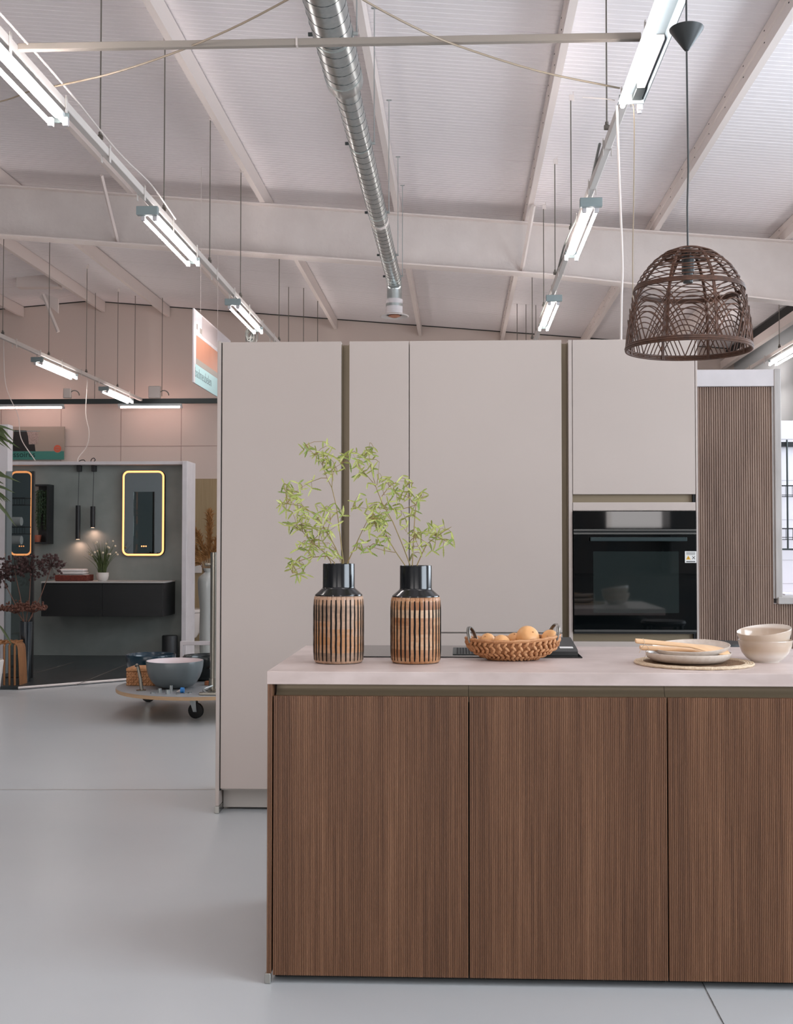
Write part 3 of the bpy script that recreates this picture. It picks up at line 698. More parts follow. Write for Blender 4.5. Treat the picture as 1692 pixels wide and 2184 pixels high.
B().box(da + .003, db - .003, YC - .016, YC + .019, cz(1346), cz(1341.5), .001).build('trim_strip', m_ovenmetal, ov)
B().box(da + .003, db - .003, YC - .004, YC + .018, cz(1350), cz(1346.3)).build('bottom_gap', m_void, ov)
s0, s1 = PY(1460, 1176, YC).x, PY(1484.6, 1176, YC).x
st = B().box(s0, s1, YC - .0152, YC - .0143, cz(1200), cz(1175.5)).build('warning_sticker', m_paper, ov)
tx, tz = s0 + .016, cz(1193); yq = YC - .0156
B().prism([(tx - .011, tz), (tx + .011, tz), (tx, tz + .019)], 'y', yq - .0004, yq).build('yellow_triangle', m_yellow, st)
b = B()
for sg in (-1, 1): b.obox((s0 + .041, yq, tz + .009), (.02, .0006, .0022), (0, sg * .8, 0))
for k in range(3): b.box(s0 + .006, s1 - .006, yq - .0003, yq, cz(1178.2 + k * 2.4), cz(1177.4 + k * 2.4))
for k in range(1): b.box(s0 + .006, s1 - .006, yq - .0003, yq, cz(1198.4), cz(1196.6))
b.build('printed_mark', m_signdark, st)
b = B().box(tx - .001, tx + .001, yq - .0012, yq - .0006, tz + .005, tz + .012).box(tx - .001, tx + .001, yq - .0012, yq - .0006, tz + .002, tz + .004); b.build('exclamation_mark', m_signdark, st)

# ------------------------------------------------------------------ kitchen island
YI = 3.35; TOPZ = .92
ix0 = PY(570, 1500, YI).x; iy1 = 4.20
dxs = [PY(p, 1800, YI).x for p in (581, 1000.5, 1425.5)]; dxs.append(dxs[2] + (dxs[2] - dxs[1])); XE = dxs[3] + .012
zd1 = PY(900, 1486, YI).z; zd0 = .024; zc = .882
def fluted(xa, xb, z0, z1, yf, pitch, depth, thick):
    """a door front with fine vertical reeds, one closed solid"""
    n = max(1, int(round((xb - xa) / pitch))); p = (xb - xa) / n; poly = []
    for i in range(n):
        x = xa + i * p; poly += [(x, yf + depth), (x + .18 * p, yf + depth), (x + .30 * p, yf + .0005), (x + .42 * p, yf), (x + .76 * p, yf), (x + .88 * p, yf + .0005)]
    poly += [(xb, yf + depth), (xb, yf + thick), (xa, yf + thick)]
    return B().prism(poly, 'z', z0, z1)
for i in range(3):
    a, c = dxs[i], dxs[i + 1]
    lb = ['walnut reeded island cabinet, leftmost of the three', 'walnut reeded island cabinet in the middle, below the fruit basket', 'walnut reeded island cabinet cut off by the right photo edge'][i]
    o = thing('island_cabinet', ((a + c) / 2, YI + .4, 0), lb, 'cabinet', 'reeded island cabinets')
    fluted(a + .0022, c - .0022, zd0 - .0, zd1, YI, .0053, .0022, .019).build('door', m_fluted, o)
    B().box(a + .001, c - .001, YI + .024, iy1 - .03, .06, zd1 - .02).build('body', m_void, o)
    B().box(a + .002, c - .002, YI + .05, iy1 - .06, 0.002, .06).build('plinth', m_black, o)
    B().prism([(YI + .004, zd1 - .012), (YI + .022, zd1 - .012), (YI + .03, zd1 + .002), (YI + .046, zd1 + .008), (YI + .05, zc - .001), (YI + .054, zc - .001), (YI + .054, zd1 - .015), (YI + .004, zd1 - .015)][0:0] or [(YI + .021, zd1 - .018), (YI + .022, zd1 - .006), (YI + .034, zd1 - .002), (YI + .046, zd1 + .008), (YI + .05, zd1 + .02), (YI + .05, zc - .002), (YI + .056, zc - .002), (YI + .056, zd1 - .018)], 'x', a + (.004 if i == 0 else .0006), c - .0006).build('handle_channel', m_bronze, o, smooth=True)
o = thing('island_end_panel', (ix0, YI + .4, 0), 'reeded walnut end panel with metal foot at the left of the island', 'panel')
fluted(ix0 + .001, dxs[0] - .002, .03, zc, YI - .002, .0053, .0022, .05).build('front_edge', m_fluted, o)
B().box(ix0 + .001, dxs[0] - .002, YI + .049, iy1 - .01, .03, zc - .001).build('panel', m_fluted, o)
B().box(ix0 - .004, dxs[0] - .003, YI - .006, YI + .012, 0, .030, .0015).build('foot', m_steel, o)
wt = B().box(ix0 - .001, XE, YI - .004, iy1, zc, TOPZ, .0012).build('stone_worktop', m_top, origin=(ix0, YI, zc))
tag(wt, 'continuous pale pinkish stone worktop on the kitchen island', 'worktop')

# hob
a = PZ(777, 1376, TOPZ); c = PZ(1243, 1404, TOPZ); hx0, hx1 = c.x - .80, c.x; hy0, hy1 = c.y, c.y + .50
if hy1 > iy1 - .02: hy1 = iy1 - .02
hb = thing('induction_hob', ((hx0 + hx1) / 2, (hy0 + hy1) / 2, TOPZ), 'black glass induction hob with centre vent grille set in the worktop', 'hob')
B().box(hx0, hx1, hy0, hy1, TOPZ, TOPZ + .004, .001).build('glass_plate', m_hob, hb)
gx0, gx1 = PZ(966, 1396, TOPZ).x, PZ(966, 1396, TOPZ).x + .12; gy0, gy1 = hy0 + .06, hy1 - .10
B().box(gx0, gx1, gy0, gy1, TOPZ + .0042, TOPZ + .006).build('vent_frame', m_galvseam, hb)
b = B()
for i in range(10):
    for j in range(22): b.box(gx0 + .013 + i * .0101, gx0 + .013 + i * .0101 + .0066, gy0 + .01 + j * (gy1 - gy0 - .02) / 22, gy0 + .01 + (j + .62) * (gy1 - gy0 - .02) / 22, TOPZ + .0061, TOPZ + .0066)
b.build('vent_slots', m_void, hb).name = 'vent_grille'
q = PZ(1213, 1398, TOPZ)
o = thing('appliance_box', (q.x, q.y + .06, TOPZ + .004), 'small flat black appliance with white label lying on the hob corner', 'appliance')
qx = PZ(1150, 1397, TOPZ).x; qx1 = PZ(1229, 1397, TOPZ).x
B().prism([(hy0 + .045, TOPZ + .0045), (hy0 + .045, TOPZ + .018), (hy0 + .06, TOPZ + .024), (hy0 + .30, TOPZ + .045), (hy0 + .30, TOPZ + .0045)], 'x', qx, qx1).build('casing', m_lampblack, o)
B().obox((qx1 - .035, hy0 + .088, TOPZ + .0275), (.045, .03, .001), (math.atan2(.021, .24), 0, 0)).build('paper_label', m_paper, o)

# ------------------------------------------------------------------ vases
def vase(px, w_px, py_top, lb, seed, stops):
    base = PZ(px, 1418, TOPZ); r = .0800; cy_ = base.y + r * .96; cxx = PY(px, 1410, cy_).x
    o = thing('vase', (cxx, cy_, TOPZ), lb, 'vase', 'striped wooden vases')
    zt = PY(px, py_top, cy_).z - TOPZ; k = zt / .318; zb = .216 * k
    b = B(); NG = 32; seg = NG * 6; prof = [(0, .0006), (.068, .0006), (.0745, .002), (.0785, .008), (.0795, .02), (.080, .05), (.080, zb - .03), (.0795, zb - .012), (.0775, zb - .003), (.0745, zb), (.05, zb + .002)]
    bm = b.bm; rings = []
    for rr, z in prof:
        ring = []
        for i in range(seg):
            ph = i % 6; g = 1.0
            if ph == 0 and .004 < z < zb - .001 and rr > .07: g = .965
            if rr < 1e-6: ring = [bm.verts.new((cxx, cy_, TOPZ + z))]; break
            a_ = 2 * PI * i / seg + .01 * math.sin(i * 1.7); ring.append(bm.verts.new((cxx + rr * g * math.cos(a_), cy_ + rr * g * math.sin(a_), TOPZ + z)))
        rings.append(ring)
    for A, Q in zip(rings, rings[1:]):
        for i in range(seg):
            j = (i + 1) % seg
            if len(A) == 1: bm.faces.new((A[0], Q[i], Q[j]))
            else: bm.faces.new((A[i], A[j], Q[j], Q[i]))
    b.build('body', vasewood('mango_wood_%d' % seed, seed, stops), o, smooth=True, ang=50)
    # dark inlay lines in the grooves
    g = B()
    for i in range(NG):
        a_ = 2 * PI * (i + .0) / NG; wob = [(.0005 * math.sin(3 * t + i)) for t in range(9)]
        pts = []
        for t in range(9):
            z = .010 + (zb - .022) * t / 8; rr = .0778 + .0008 * min(1, t) - (.0006 if t == 8 else 0)
            aa = a_ + wob[t] / .08; pts.append((cxx + rr * math.cos(aa), cy_ + rr * math.sin(aa), TOPZ + z))
        g.tube(pts, [.0020, .0030, .0035, .0032, .0036, .0033, .0035, .0032, .0020], 6)
    g.build('groove_inlay', m_inlay, o).name = 'inlay_stripes'
    s = [(.0765, zb - .0005), (.0755, zb + .003), (.055, zb + .021 * k), (.0525, zb + .024 * k), (.0515, zb + .028 * k), (.0512, zt - .002), (.0505, zt), (.0475, zt), (.0465, zt - .003), (.0465, zb + .03), (0, zb + .03)]
    B().lathe([(0, zb + .0)] + s, (cxx, cy_, TOPZ), 64).build('neck', m_blackgloss, o, smooth=True, ang=28)
    B().lathe([(.070, 0), (.0735, .0004), (.0738, .0020), (.070, .0022)], (cxx, cy_, TOPZ), 48).build('foot_ring', m_black, o)
    return cxx, cy_, TOPZ + zt
V1 = vase(722.5, 107, 1202, 'wood and black striped vase nearer the worktop corner, paler blocks', 3, [(.22, (108, 84, 68)), (.40, (150, 122, 100)), (.58, (186, 150, 124)), (.78, (172, 122, 80))])
V2 = vase(887, 108, 1206, 'wood and black striped vase beside the fruit basket, warmer blocks', 8, [(.22, (148, 98, 62)), (.40, (176, 128, 90)), (.58, (198, 164, 132)), (.78, (140, 122, 102))])

# bamboo sprigs. zoomed sketch frame: x = 560 + .26 u, y = 900 + .26 v
def zp(u, v, Y): return PY(560 + .26 * u, 900 + .26 * v, Y)
def sprig(Vc, stems, clusters, lb, seed, dy=0., dark=False):
    rnd = random.Random(seed)
    Y = Vc[1]; P = []
    main = stems[0]
    base = zp(main[0][0], main[0][1], Y)
    bx = min(max(base.x, Vc[0] - .036), Vc[0] + .036)
    o = thing('bamboo_sprig', (bx, Y, Vc[2] - .10), lb, 'plant', 'artificial bamboo sprigs')
    b = B(); paths = []
    for si, st in enumerate(stems):
        n = len(st); pts = []
        for i, (u, v) in enumerate(st):
            t = i / max(1, n - 1)
            yy = Y + dy * (t if si == 0 else .6 + .4 * t) + (rnd.uniform(-.012, .012) if i else 0)
            if si == 0 and i == 0: yy = Y
            pts.append(zp(u, v, yy))
        if si == 0:
            pts[0].x = bx; pts = [Vector((bx * .7 + Vc[0] * .3, Y, Vc[2] - .1))] + pts
        rr = [(.0022 if si == 0 else .0013) * (1 - .65 * i / (len(pts) - 1)) for i in range(len(pts))]
        b.tube(pts, rr, 5); paths.append(pts)
    lf = B()
    for (u0, v0, u1, v1, n) in clusters:
        n = max(1, round(n * .9))
        # find how the cluster grows: leaves spring from points along a hidden twig from a near stem point
        for k in range(n):
            t = (k + rnd.random()) / n
            u = u0 + (u1 - u0) * t + rnd.uniform(-45, 45); v = v0 + (v1 - v0) * t + rnd.uniform(-45, 45)
            p = zp(u, v, Y + dy * .8 + rnd.uniform(-.035, .035))
            m = rnd.choice((2, 2, 3)); base_a = rnd.uniform(0, 2 * PI)
            # short twiglet to the nearest stem vertex
            near = min((q for ps in paths for q in ps[1:]), key=lambda q: (q - p).length)
            if (near - p).length < .11: lf_t = [near, (near + p) / 2 + Vector((0, 0, .005)), p]; TW.append((o, lf_t))
            for j in range(m):
                a_ = base_a + j * rnd.uniform(1.2, 2.3); d = Vector((math.cos(a_), rnd.uniform(-.5, .5), math.sin(a_) * .9 - .1))
                mi = 0 if rnd.random() > (.45 if dark else .25) else 1
                lf.leaf(p, d, rnd.uniform(.020, .036), rnd.uniform(.0054, .0074), (rnd.uniform(-.4, .4), -1, rnd.uniform(-.4, .4)), .12, 9, mi)
    lf.build('foliage', m_leaf, o).data.materials.append(m_leafdark)
    for q, pts in TW: b.tube(pts, .0008, 4)
    TW.clear(); b.build('stem', m_stem, o, smooth=True)
TW = []
sprig(V1, [[(665, 1155), (650, 1040), (628, 850), (608, 700), (570, 540), (530, 460), (490, 350), (430, 270), (350, 190)], [(530, 460), (480, 460), (400, 490), (330, 530), (250, 590)], [(570, 540), (575, 440), (600, 370), (650, 340), (695, 290)]],
      [(340, 170, 440, 290, 7), (480, 160, 500, 230, 3), (440, 240, 590, 400, 13), (520, 350, 570, 430, 5), (660, 280, 700, 340, 4), (250, 560, 400, 490, 7), (200, 530, 240, 600, 4), (620, 700, 640, 830, 3)], 'tallest bamboo sprig in the left vase, reaching up to the bronze channel', 11, .0)
sprig(V1, [[(655, 1150), (600, 1030), (530, 900), (440, 770), (330, 690), (200, 670), (130, 690)], [(530, 900), (560, 800), (520, 720), (450, 690)]],
      [(140, 650, 260, 680, 7), (190, 520, 260, 640, 7), (260, 690, 440, 770, 11), (430, 680, 600, 700, 7), (430, 780, 560, 860, 8)], 'bamboo sprig arching to the far left from the left vase', 12, -.03)
sprig(V1, [[(560, 1145), (520, 1080), (400, 980), (330, 900), (280, 850), (230, 850)], [(400, 980), (470, 920), (540, 900), (600, 860)]],
      [(200, 840, 280, 880, 4), (280, 780, 360, 900, 9), (340, 860, 440, 960, 9), (440, 900, 560, 920, 5), (400, 980, 480, 1040, 5)], 'middle bamboo sprig leaning left from the left vase', 13, .03)
sprig(V1, [[(590, 1150), (530, 1100), (400, 1110), (300, 1140), (255, 1170), (245, 1240)], [(640, 1150), (610, 1050), (540, 990), (420, 1000), (350, 970)]],
      [(190, 1130, 300, 1160, 3), (250, 1180, 380, 1250, 7), (300, 1250, 330, 1290, 2), (280, 1060, 330, 1020, 5), (380, 1010, 620, 1060, 9), (350, 1060, 400, 1140, 4)], 'lowest bamboo sprig hanging over the left vase rim', 14, -.05)
sprig(V1, [[(700, 1150), (760, 1020), (820, 890), (870, 790), (900, 770)], [(820, 890), (880, 855), (940, 850)]],
      [(800, 960, 830, 960, 1), (870, 780, 960, 820, 5), (880, 850, 940, 860, 3)], 'single bamboo sprig leaning right out of the left vase', 15, .0)
sprig(V2, [[(1210, 1170), (1150, 1010), (1070, 820), (980, 660), (930, 530), (890, 380), (870, 250), (880, 170)], [(910, 500), (850, 430), (800, 370), (735, 250)], [(980, 610), (1040, 530), (1120, 480), (1240, 500)], [(940, 520), (950, 420), (960, 330)]],
      [(870, 160, 880, 300, 4), (920, 200, 900, 290, 2), (740, 260, 830, 420, 10), (780, 430, 830, 480, 3), (870, 310, 960, 460, 7), (1000, 440, 1060, 540, 5), (1080, 470, 1260, 500, 7), (960, 480, 1000, 520, 2)], 'tallest bamboo sprig in the right vase', 16, .0, )
sprig(V2, [[(1155, 1170), (1090, 1060), (1020, 940), (950, 860), (900, 800)], [(1090, 1070), (1000, 1055), (880, 1020), (790, 1030)]],
      [(880, 760, 1000, 860, 13), (960, 700, 1000, 830, 6), (940, 900, 1080, 980, 6), (780, 1030, 980, 1040, 7), (860, 990, 900, 1000, 2)], 'bamboo sprig leaning left from the right vase over the gap', 17, -.02, True)
sprig(V2, [[(1230, 1175), (1240, 950), (1250, 780), (1260, 680), (1300, 600), (1330, 620)], [(1260, 680), (1130, 720), (1000, 700), (860, 710), (740, 695)], [(1260, 680), (1200, 620), (1100, 580), (1000, 600)]],
      [(740, 670, 900, 700, 7), (820, 600, 830, 640, 1), (920, 680, 1100, 720, 9), (1000, 590, 1200, 580, 8), (1180, 570, 1230, 640, 5), (1260, 600, 1340, 660, 6), (1080, 800, 1240, 800, 5), (1150, 690, 1250, 690, 2)], 'upright bamboo sprig in the right vase with crossing twigs', 18, .03)
sprig(V2, [[(1270, 1170), (1310, 1080), (1350, 1000), (1430, 940), (1500, 890), (1550, 860)], [(1310, 1080), (1280, 1020), (1250, 950), (1180, 900)], [(1430, 940), (1490, 970), (1570, 1010)]],
      [(1140, 880, 1260, 900, 5), (1250, 870, 1400, 960, 13), (1380, 850, 1460, 900, 5), (1440, 880, 1540, 870, 4), (1470, 960, 1570, 1010, 4), (1280, 980, 1360, 1040, 5), (1180, 1000, 1270, 1060, 4)], 'bamboo sprig spreading right from the right vase', 19, -.02)

# ------------------------------------------------------------------ fruit basket
q = PZ(1097, 1413, TOPZ); BX, BY = q.x, q.y + .085; ba, bb, bh = .150, .088, .064
bk = thing('woven_basket', (BX, BY, TOPZ), 'boat-shaped woven basket with two pewter loop handles holding fruit', 'basket')
def bsurf(th, t, off=0.):
    f = .42 + .58 * math.sin(t * PI / 2) ** .85; zz = bh * (t ** 1.35) * (.88 + .14 * math.cos(th) ** 2 + .08 * math.cos(th))
    return Vector((BX + (ba + off) * f * math.cos(th), BY + (bb + off) * f * math.sin(th), TOPZ + .004 + zz))
b = B(); nth = 56; nt_ = 8; bm = b.bm
g = [[bm.verts.new(bsurf(2 * PI * i / nth, j / nt_, -.004)) for i in range(nth)] for j in range(nt_ + 1)]
for j in range(nt_):
    for i in range(nth): bm.faces.new((g[j][i], g[j][(i + 1) % nth], g[j + 1][(i + 1) % nth], g[j + 1][i]))
bm.faces.new(g[0]); b.build('lining', m_basket, bk, smooth=True)
b = B(); rows = 6; rnd = random.Random(5)
for j in range(rows):
    n = 40 + (j % 2)
    for i in range(n):
        th = 2 * PI * (i + .5 * (j % 2)) / n; t = (j + .55) / rows
        p = bsurf(th, t, .003); tx = (bsurf(th + .05, t) - bsurf(th - .05, t)).normalized(); tz_ = (bsurf(th, min(1, t + .08)) - bsurf(th, t - .08)).normalized()
        sg = 1 if j % 2 else -1; ax = (tz_ + tx * (.75 * sg + rnd.uniform(-.2, .2))).normalized(); nn = tx.cross(tz_).normalized(); bi = ax.cross(nn)
        Rm = Matrix((bi, nn, ax)).transposed()
        b.ball(p + Vector((rnd.uniform(-.001, .001), 0, rnd.uniform(-.001, .001))), (rnd.uniform(.0048, .0064), .0055, rnd.uniform(.0095, .012)), 7, 5, Rm)
b.build('weave', m_basket, bk, smooth=True, ang=80)
b = B()
for k in range(2):
    b.tube([bsurf(2 * PI * i / 60, 1.0, .001 + .003 * k) + Vector((0, 0, .003 + .0035 * k + .0012 * math.sin(i * 1.9 + k * 2))) for i in range(60)], .0048, 7, closed=True)
b.build('rim', m_basket, bk, smooth=True)
for sg in (-1, 1):
    p0 = bsurf(0 if sg > 0 else PI, 1); b = B()
    for off in (-.003, .003):
        pts = arc((p0.x - sg * .020 + off * sg, BY, p0.z + .0), (sg * .26, -1, 0), (sg * .30, 0, 1), .040, -.15, PI + .15, 18, .042); b.tube(pts, .0032, 7)
    b.build('handle', m_pewter, bk, smooth=True)
def fruit(px, py, r, lb, rot, dy=0.):
    Y = BY + dy; p = PY(px, py, Y); o = thing('peach', (p.x, Y, p.z - r), lb, 'fruit', 'fruits in the woven basket')
    b = B(); g = bmesh.ops.create_uvsphere(b.bm, u_segments=28, v_segments=18, radius=1); R = Euler(rot).to_matrix()
    for v in g['verts']:
        q = v.co.copy(); el = q.z; az = math.atan2(q.y, q.x); rad = 1 - .30 * max(0, el - .72) * 1.6 - .05 * math.exp(-(az / .22) ** 2) * (.4 + .6 * (1 - abs(el)))
        rad *= 1 - .06 * (1 - abs(el)) * math.cos(az * 2) * .5
        q = Vector((q.x * rad, q.y * rad, q.z * (.93 if el < .8 else .93 - .45 * (el - .8)))); v.co = Vector((p.x, Y, p.z)) + R @ (q * r)
    b.build('flesh', m_fruit, o, smooth=True, ang=80)
    e = R @ Vector((0, 0, r * .80)); B().tube([Vector((p.x, Y, p.z)) + e * .9, Vector((p.x, Y, p.z)) + e * 1.12], .0025, 6).build('stem_stub', m_basket, o)
fruit(1126, 1360, .0395, 'large orange-tan fruit piled highest in the middle of the basket', (.9, .3, .4), -.006)
fruit(1173, 1361, .028, 'orange-tan fruit lying at the right end of the basket', (1.2, .5, -.6), .004)
fruit(1098, 1365, .026, 'small orange-tan fruit half hidden behind the topmost one', (.2, -.4, 1), .034)
fruit(1070, 1375, .032, 'flat-lying orange-tan fruit in the left middle of the basket', (1.4, .2, .9), -.018)
fruit(1040, 1366, .025, 'orange-tan fruit beside the left handle loop', (.6, .6, -1.2), .018)
fruit(1030, 1388, .018, 'small fruit seen through the slot below the left handle', (1.1, 0, .2), -.016)

# ------------------------------------------------------------------ plates, servers, bowls
q = PZ(1480, 1430, TOPZ); MX, MY, MR = PY(1480, 1417, q.y + .188).x, q.y + .188, .186
pm = thing('placemat', (MX, MY, TOPZ), 'round jute placemat with cream rope border under the plates', 'placemat')
B().lathe([(0, .0004), (.155, .0004), (.157, .003), (.155, .0055), (0, .0055)], (MX, MY, TOPZ), 48).build('jute_disc', m_jute, pm, smooth=True)
b = B()
for k in range(4): b.tube([(MX + (.160 + .0075 * k) * math.cos(2 * PI * i / 60), MY + (.160 + .0075 * k) * math.sin(2 * PI * i / 60), TOPZ + .0045 + .0006 * math.sin(i * 2.1 + k)) for i in range(60)], .0042, 6, closed=True)
b.build('rope_border', m_juteedge, pm, smooth=True)
q = PY(1469, 1410, MY); PXc = q.x; zp0 = TOPZ + .006
PLY = MY + .005
o = B().lathe([(0, 0), (.085, 0), (.110, .004), (.128, .014), (.1335, .026), (.1335, .031), (.131, .0315), (.126, .022), (.108, .0105), (.08, .007), (0, .007)], (PXc, PLY, zp0), 56).build('deep_plate', m_speckle, origin=(PXc, PLY, zp0), smooth=True, ang=60)
tag(o, 'speckled cream deep plate, lower of the two on the placemat', 'plate', 'plates on the placemat')
Rt = Euler((math.radians(4.5), math.radians(-3.0), 0)).to_matrix()
uz = zp0 + .0265; ux, uy = PXc + .012, PLY + .012
o = B().lathe([(0, 0), (.080, 0), (.104, .004), (.120, .016), (.1225, .024), (.1200, .0245), (.115, .016), (.100, .0075), (.08, .005), (0, .005)], (ux, uy, uz), 56, R=Rt).build('deep_plate', m_speckle, origin=(ux, uy, uz), smooth=True, ang=60)
tag(o, 'cream plate lying tilted on top of the lower plate', 'plate', 'plates on the placemat')
# wooden salad servers
def server(pa, pb, ya, yb, lb, fork, z_off):
    A, E = PY(*pa, ya), PY(*pb, yb); A.z += z_off; E.z += z_off
    o = thing('salad_server', A, lb, 'server', 'wooden salad servers'); d = (E - A); L = d.length; d.normalize(); u = d.cross(Vector((0, 0, 1))).normalized(); n = u.cross(d).normalized()
    def P(t, s, h): return A + d * (L * t) + u * s + n * h
    b = B(); st = [(0, .0085), (.02, .0105), (.12, .011), (.40, .0085), (.58, .009), (.66, .016), (.74, .026), (.84, .031), (.93, .029), (1., .020)] if not fork else [(0, .0085), (.02, .0105), (.15, .0105), (.45, .008), (.62, .009), (.72, .018), (.80, .026), (.88, .028)]
    bm = b.bm; rg = []; Rr = Matrix.Rotation(math.radians(20), 3, d); u = Rr @ u; n = Rr @ n
    for t, wd in st:
        bend = -.010 * max(0, t - .6) / .4
        rg.append([bm.verts.new(P(t, s * wd, h * (.0048 if t < .5 else .0048 - .0022 * min(1, (t - .5) / .2)) + bend)) for s, h in ((-1, 0), (-.8, 1), (.8, 1), (1, 0), (.8, -1), (-.8, -1))])
    for X_, Y_ in zip(rg, rg[1:]):
        for i in range(6): bm.faces.new((X_[i], X_[(i + 1) % 6], Y_[(i + 1) % 6], Y_[i]))
    bm.faces.new(rg[0][::-1]); bm.faces.new(rg[-1])
    if fork:
        for s in (-.019, 0, .019): b.tube([P(.87, s, -.0065), P(1.0, s * 1.05, -.009)], [.0065, .004], 6)
    b.build('handle_and_head' if False else 'wooden_blade', m_bamboo, o, smooth=True, ang=40)
    sgn = -1; c_ = P(.085, 0, 0)
    B().tube([c_ + n * .005 + u * (.012 * k) for k in (-1, 0, 1)] + [c_ - n * .004 + u * .013, c_ - n * .02 + u * .010 - d * .006, c_ - n * .034 + u * .012 - d * .010], .0009, 5).build('string_loop', m_juteedge, o)
server((1356, 1373), (1556, 1391), MY - .075, MY - .040, 'wooden salad spatula on top, its handle reaching past the plates', False, .009)
server((1366, 1384), (1545, 1392), MY - .030, MY + .018, 'wooden salad fork lying under the spatula on the plates', True, .004)
# bowls
q = PZ(1634, 1414, TOPZ); BWX, BWY = PY(1633, 1400, q.y + .045).x, q.y + .045
bp = [(0, .002), (.040, .002), (.041, 0), (.044, 0), (.046, .004), (.060, .012), (.074, .030), (.0825, .052), (.0855, .068), (.0850, .0705), (.0830, .069), (.0795, .052), (.070, .031), (.055, .015), (.03, .008), (0, .007)]
o = B().lathe(bp, (BWX, BWY, TOPZ), 56).build('cereal_bowl', m_bowl2, origin=(BWX, BWY, TOPZ), smooth=True, ang=60)
tag(o, 'cream glazed bowl standing on the worktop, lower of the pair', 'bowl', 'cream bowls')
Rb = Euler((math.radians(6), math.radians(-7.5), 0)).to_matrix(); zc_ = TOPZ + .034
o = B().lathe(bp, (BWX + .003, BWY - .001, zc_), 56, R=Rb).build('cereal_bowl', m_bowl2, origin=(BWX, BWY, zc_), smooth=True, ang=60)
tag(o, 'cream glazed bowl nested crookedly in the other bowl', 'bowl', 'cream bowls')
# black stool-like item behind the worktop
q = PY(1523, 1366, 4.9)
o = B().lathe([(0, 0), (.03, 0), (.035, .01), (.02, .02), (0, .022)], (q.x, 4.9, q.z - .02), 16).build('dark_knob', m_black)
C.objects.unlink(o)
ch = thing('bar_stool', (q.x, 4.75, 0), 'black stool seen just above the far worktop edge by the bowls', 'stool')
sx_, sz_ = q.x, PY(1523, 1366, 4.75).z
B().lathe([(0, sz_ - .04), (.11, sz_ - .035), (.12, sz_ - .02), (.115, sz_ - .008), (.06, sz_ - .004), (0, sz_ - .004)], (sx_, 4.75, 0), 24).build('seat', m_black, ch, smooth=True)
for ax, ay in ((-1, -1), (1, -1), (1, 1), (-1, 1)): B().tube([(sx_ + .08 * ax, 4.75 + .08 * ay, sz_ - .03), (sx_ + .16 * ax, 4.75 + .16 * ay, 0)], .011, 8).build('leg', m_black, ch)

# ------------------------------------------------------------------ pendant lamp
LY = 3.92; rc = PY(1469, 747, LY); LX, LZ = rc.x, rc.z; LR = .2140
pl = thing('wicker_pendant', (LX, LY, LZ), 'large brown wicker dome pendant lamp hanging above the island', 'lamp')
prof = [(0, .2140), (.06, .2110), (.12, .2045), (.175, .1950), (.215, .184), (.25, .168), (.285, .144), (.315, .115), (.338, .082), (.352, .045), (.356, 0.)]
def lr(h):
    for (h0, r0), (h1, r1) in zip(prof, prof[1:]):
        if h <= h1: return r0 + (r1 - r0) * (h - h0) / (h1 - h0)
    return 0
TL = Euler((math.radians(0), math.radians(0.6), 0)).to_matrix()
def lp(th, h, off=0.): return Vector((LX, LY, LZ)) + TL @ Vector(((lr(h) + off) * math.cos(th), (lr(h) + off) * math.sin(th), h))
def ringpts(h, off=0., wob=0., n=72, ph=0.): return [lp(2 * PI * i / n, h + wob * math.sin(3 * 2 * PI * i / n + ph) + wob * .5 * math.sin(5 * 2 * PI * i / n + ph * 2), off) for i in range(n)]
b = B()
for k in range(3): b.tube(ringpts(.001 + .0062 * k, .0016 * (k % 2)), .0040, 7, closed=True)
b.build('bottom_rim', m_wicker, pl, smooth=True)
b = B()
for k in range(3): b.tube(ringpts(.205 + .0055 * k, .002), .0036, 7, closed=True)
b.build('middle_band', m_wicker, pl, smooth=True)
b = B()
for k, h in enumerate((.228, .243, .257, .271, .285, .299, .312, .324, .334, .342)): b.tube(ringpts(h, .001, .0035, 72, k * 1.3), .0021, 5, closed=True)
for k in range(4): b.tube(ringpts(.3435 + .0028 * k, .0, 0, 40), .0024, 5, closed=True)
b.build('upper_rings', m_wicker, pl, smooth=True).name = 'dome_weave'
for k in range(8):
    th = 2 * PI * k / 8 + .25; b = B()
    for off in (-.0026, .0026): b.tube([lp(th + off / max(.05, lr(h)), h, -.003) for h in [i * .3525 / 24 for i in range(25)]], .0034, 6)
    b.build('rib', m_wicker, pl, smooth=True)
b = B()
for k in range(8):
    c0 = 2 * PI * (k + .5) / 8 + .25
    for m in range(6):
        wv = .80 - .075 * m; hm = .200 - .0195 * m
        pts = []
        for i in range(25):
            t = -1 + i / 12; pts.append(lp(c0 + wv * t, .006 + hm * (1 - abs(t) ** 2.3), .0012 * (1 if m % 2 else -1)))
        b.tube(pts, .0022, 5)
b.build('arches', m_wicker, pl, smooth=True).name = 'arch_weave'
B().tube([(LX, LY, LZ + .325), (LX, LY, LZ + .270)], .0215, 20).tube([(LX, LY, LZ + .270), (LX, LY, LZ + .235)], .0165, 20).tube([(LX, LY, LZ + .36), (LX, LY, LZ + .325)], .010, 12).build('lamp_socket', m_lampblack, pl, smooth=True)
b = B().tube([(LX + .085 * math.cos(2 * PI * i / 40), LY + .085 * math.sin(2 * PI * i / 40), LZ + .327) for i in range(40)], .004, 6, closed=True)
for k in range(3): a_ = 2 * PI * k / 3 + .4; b.tube([(LX + .02 * math.cos(a_), LY + .02 * math.sin(a_), LZ + .327), (LX + .085 * math.cos(a_), LY + .085 * math.sin(a_), LZ + .327)], .006, 6)
b.build('inner_holder', m_wicker, pl, smooth=True)
ct = PY(1465, 105, LY); cz1 = PY(1465, 64, LY).z
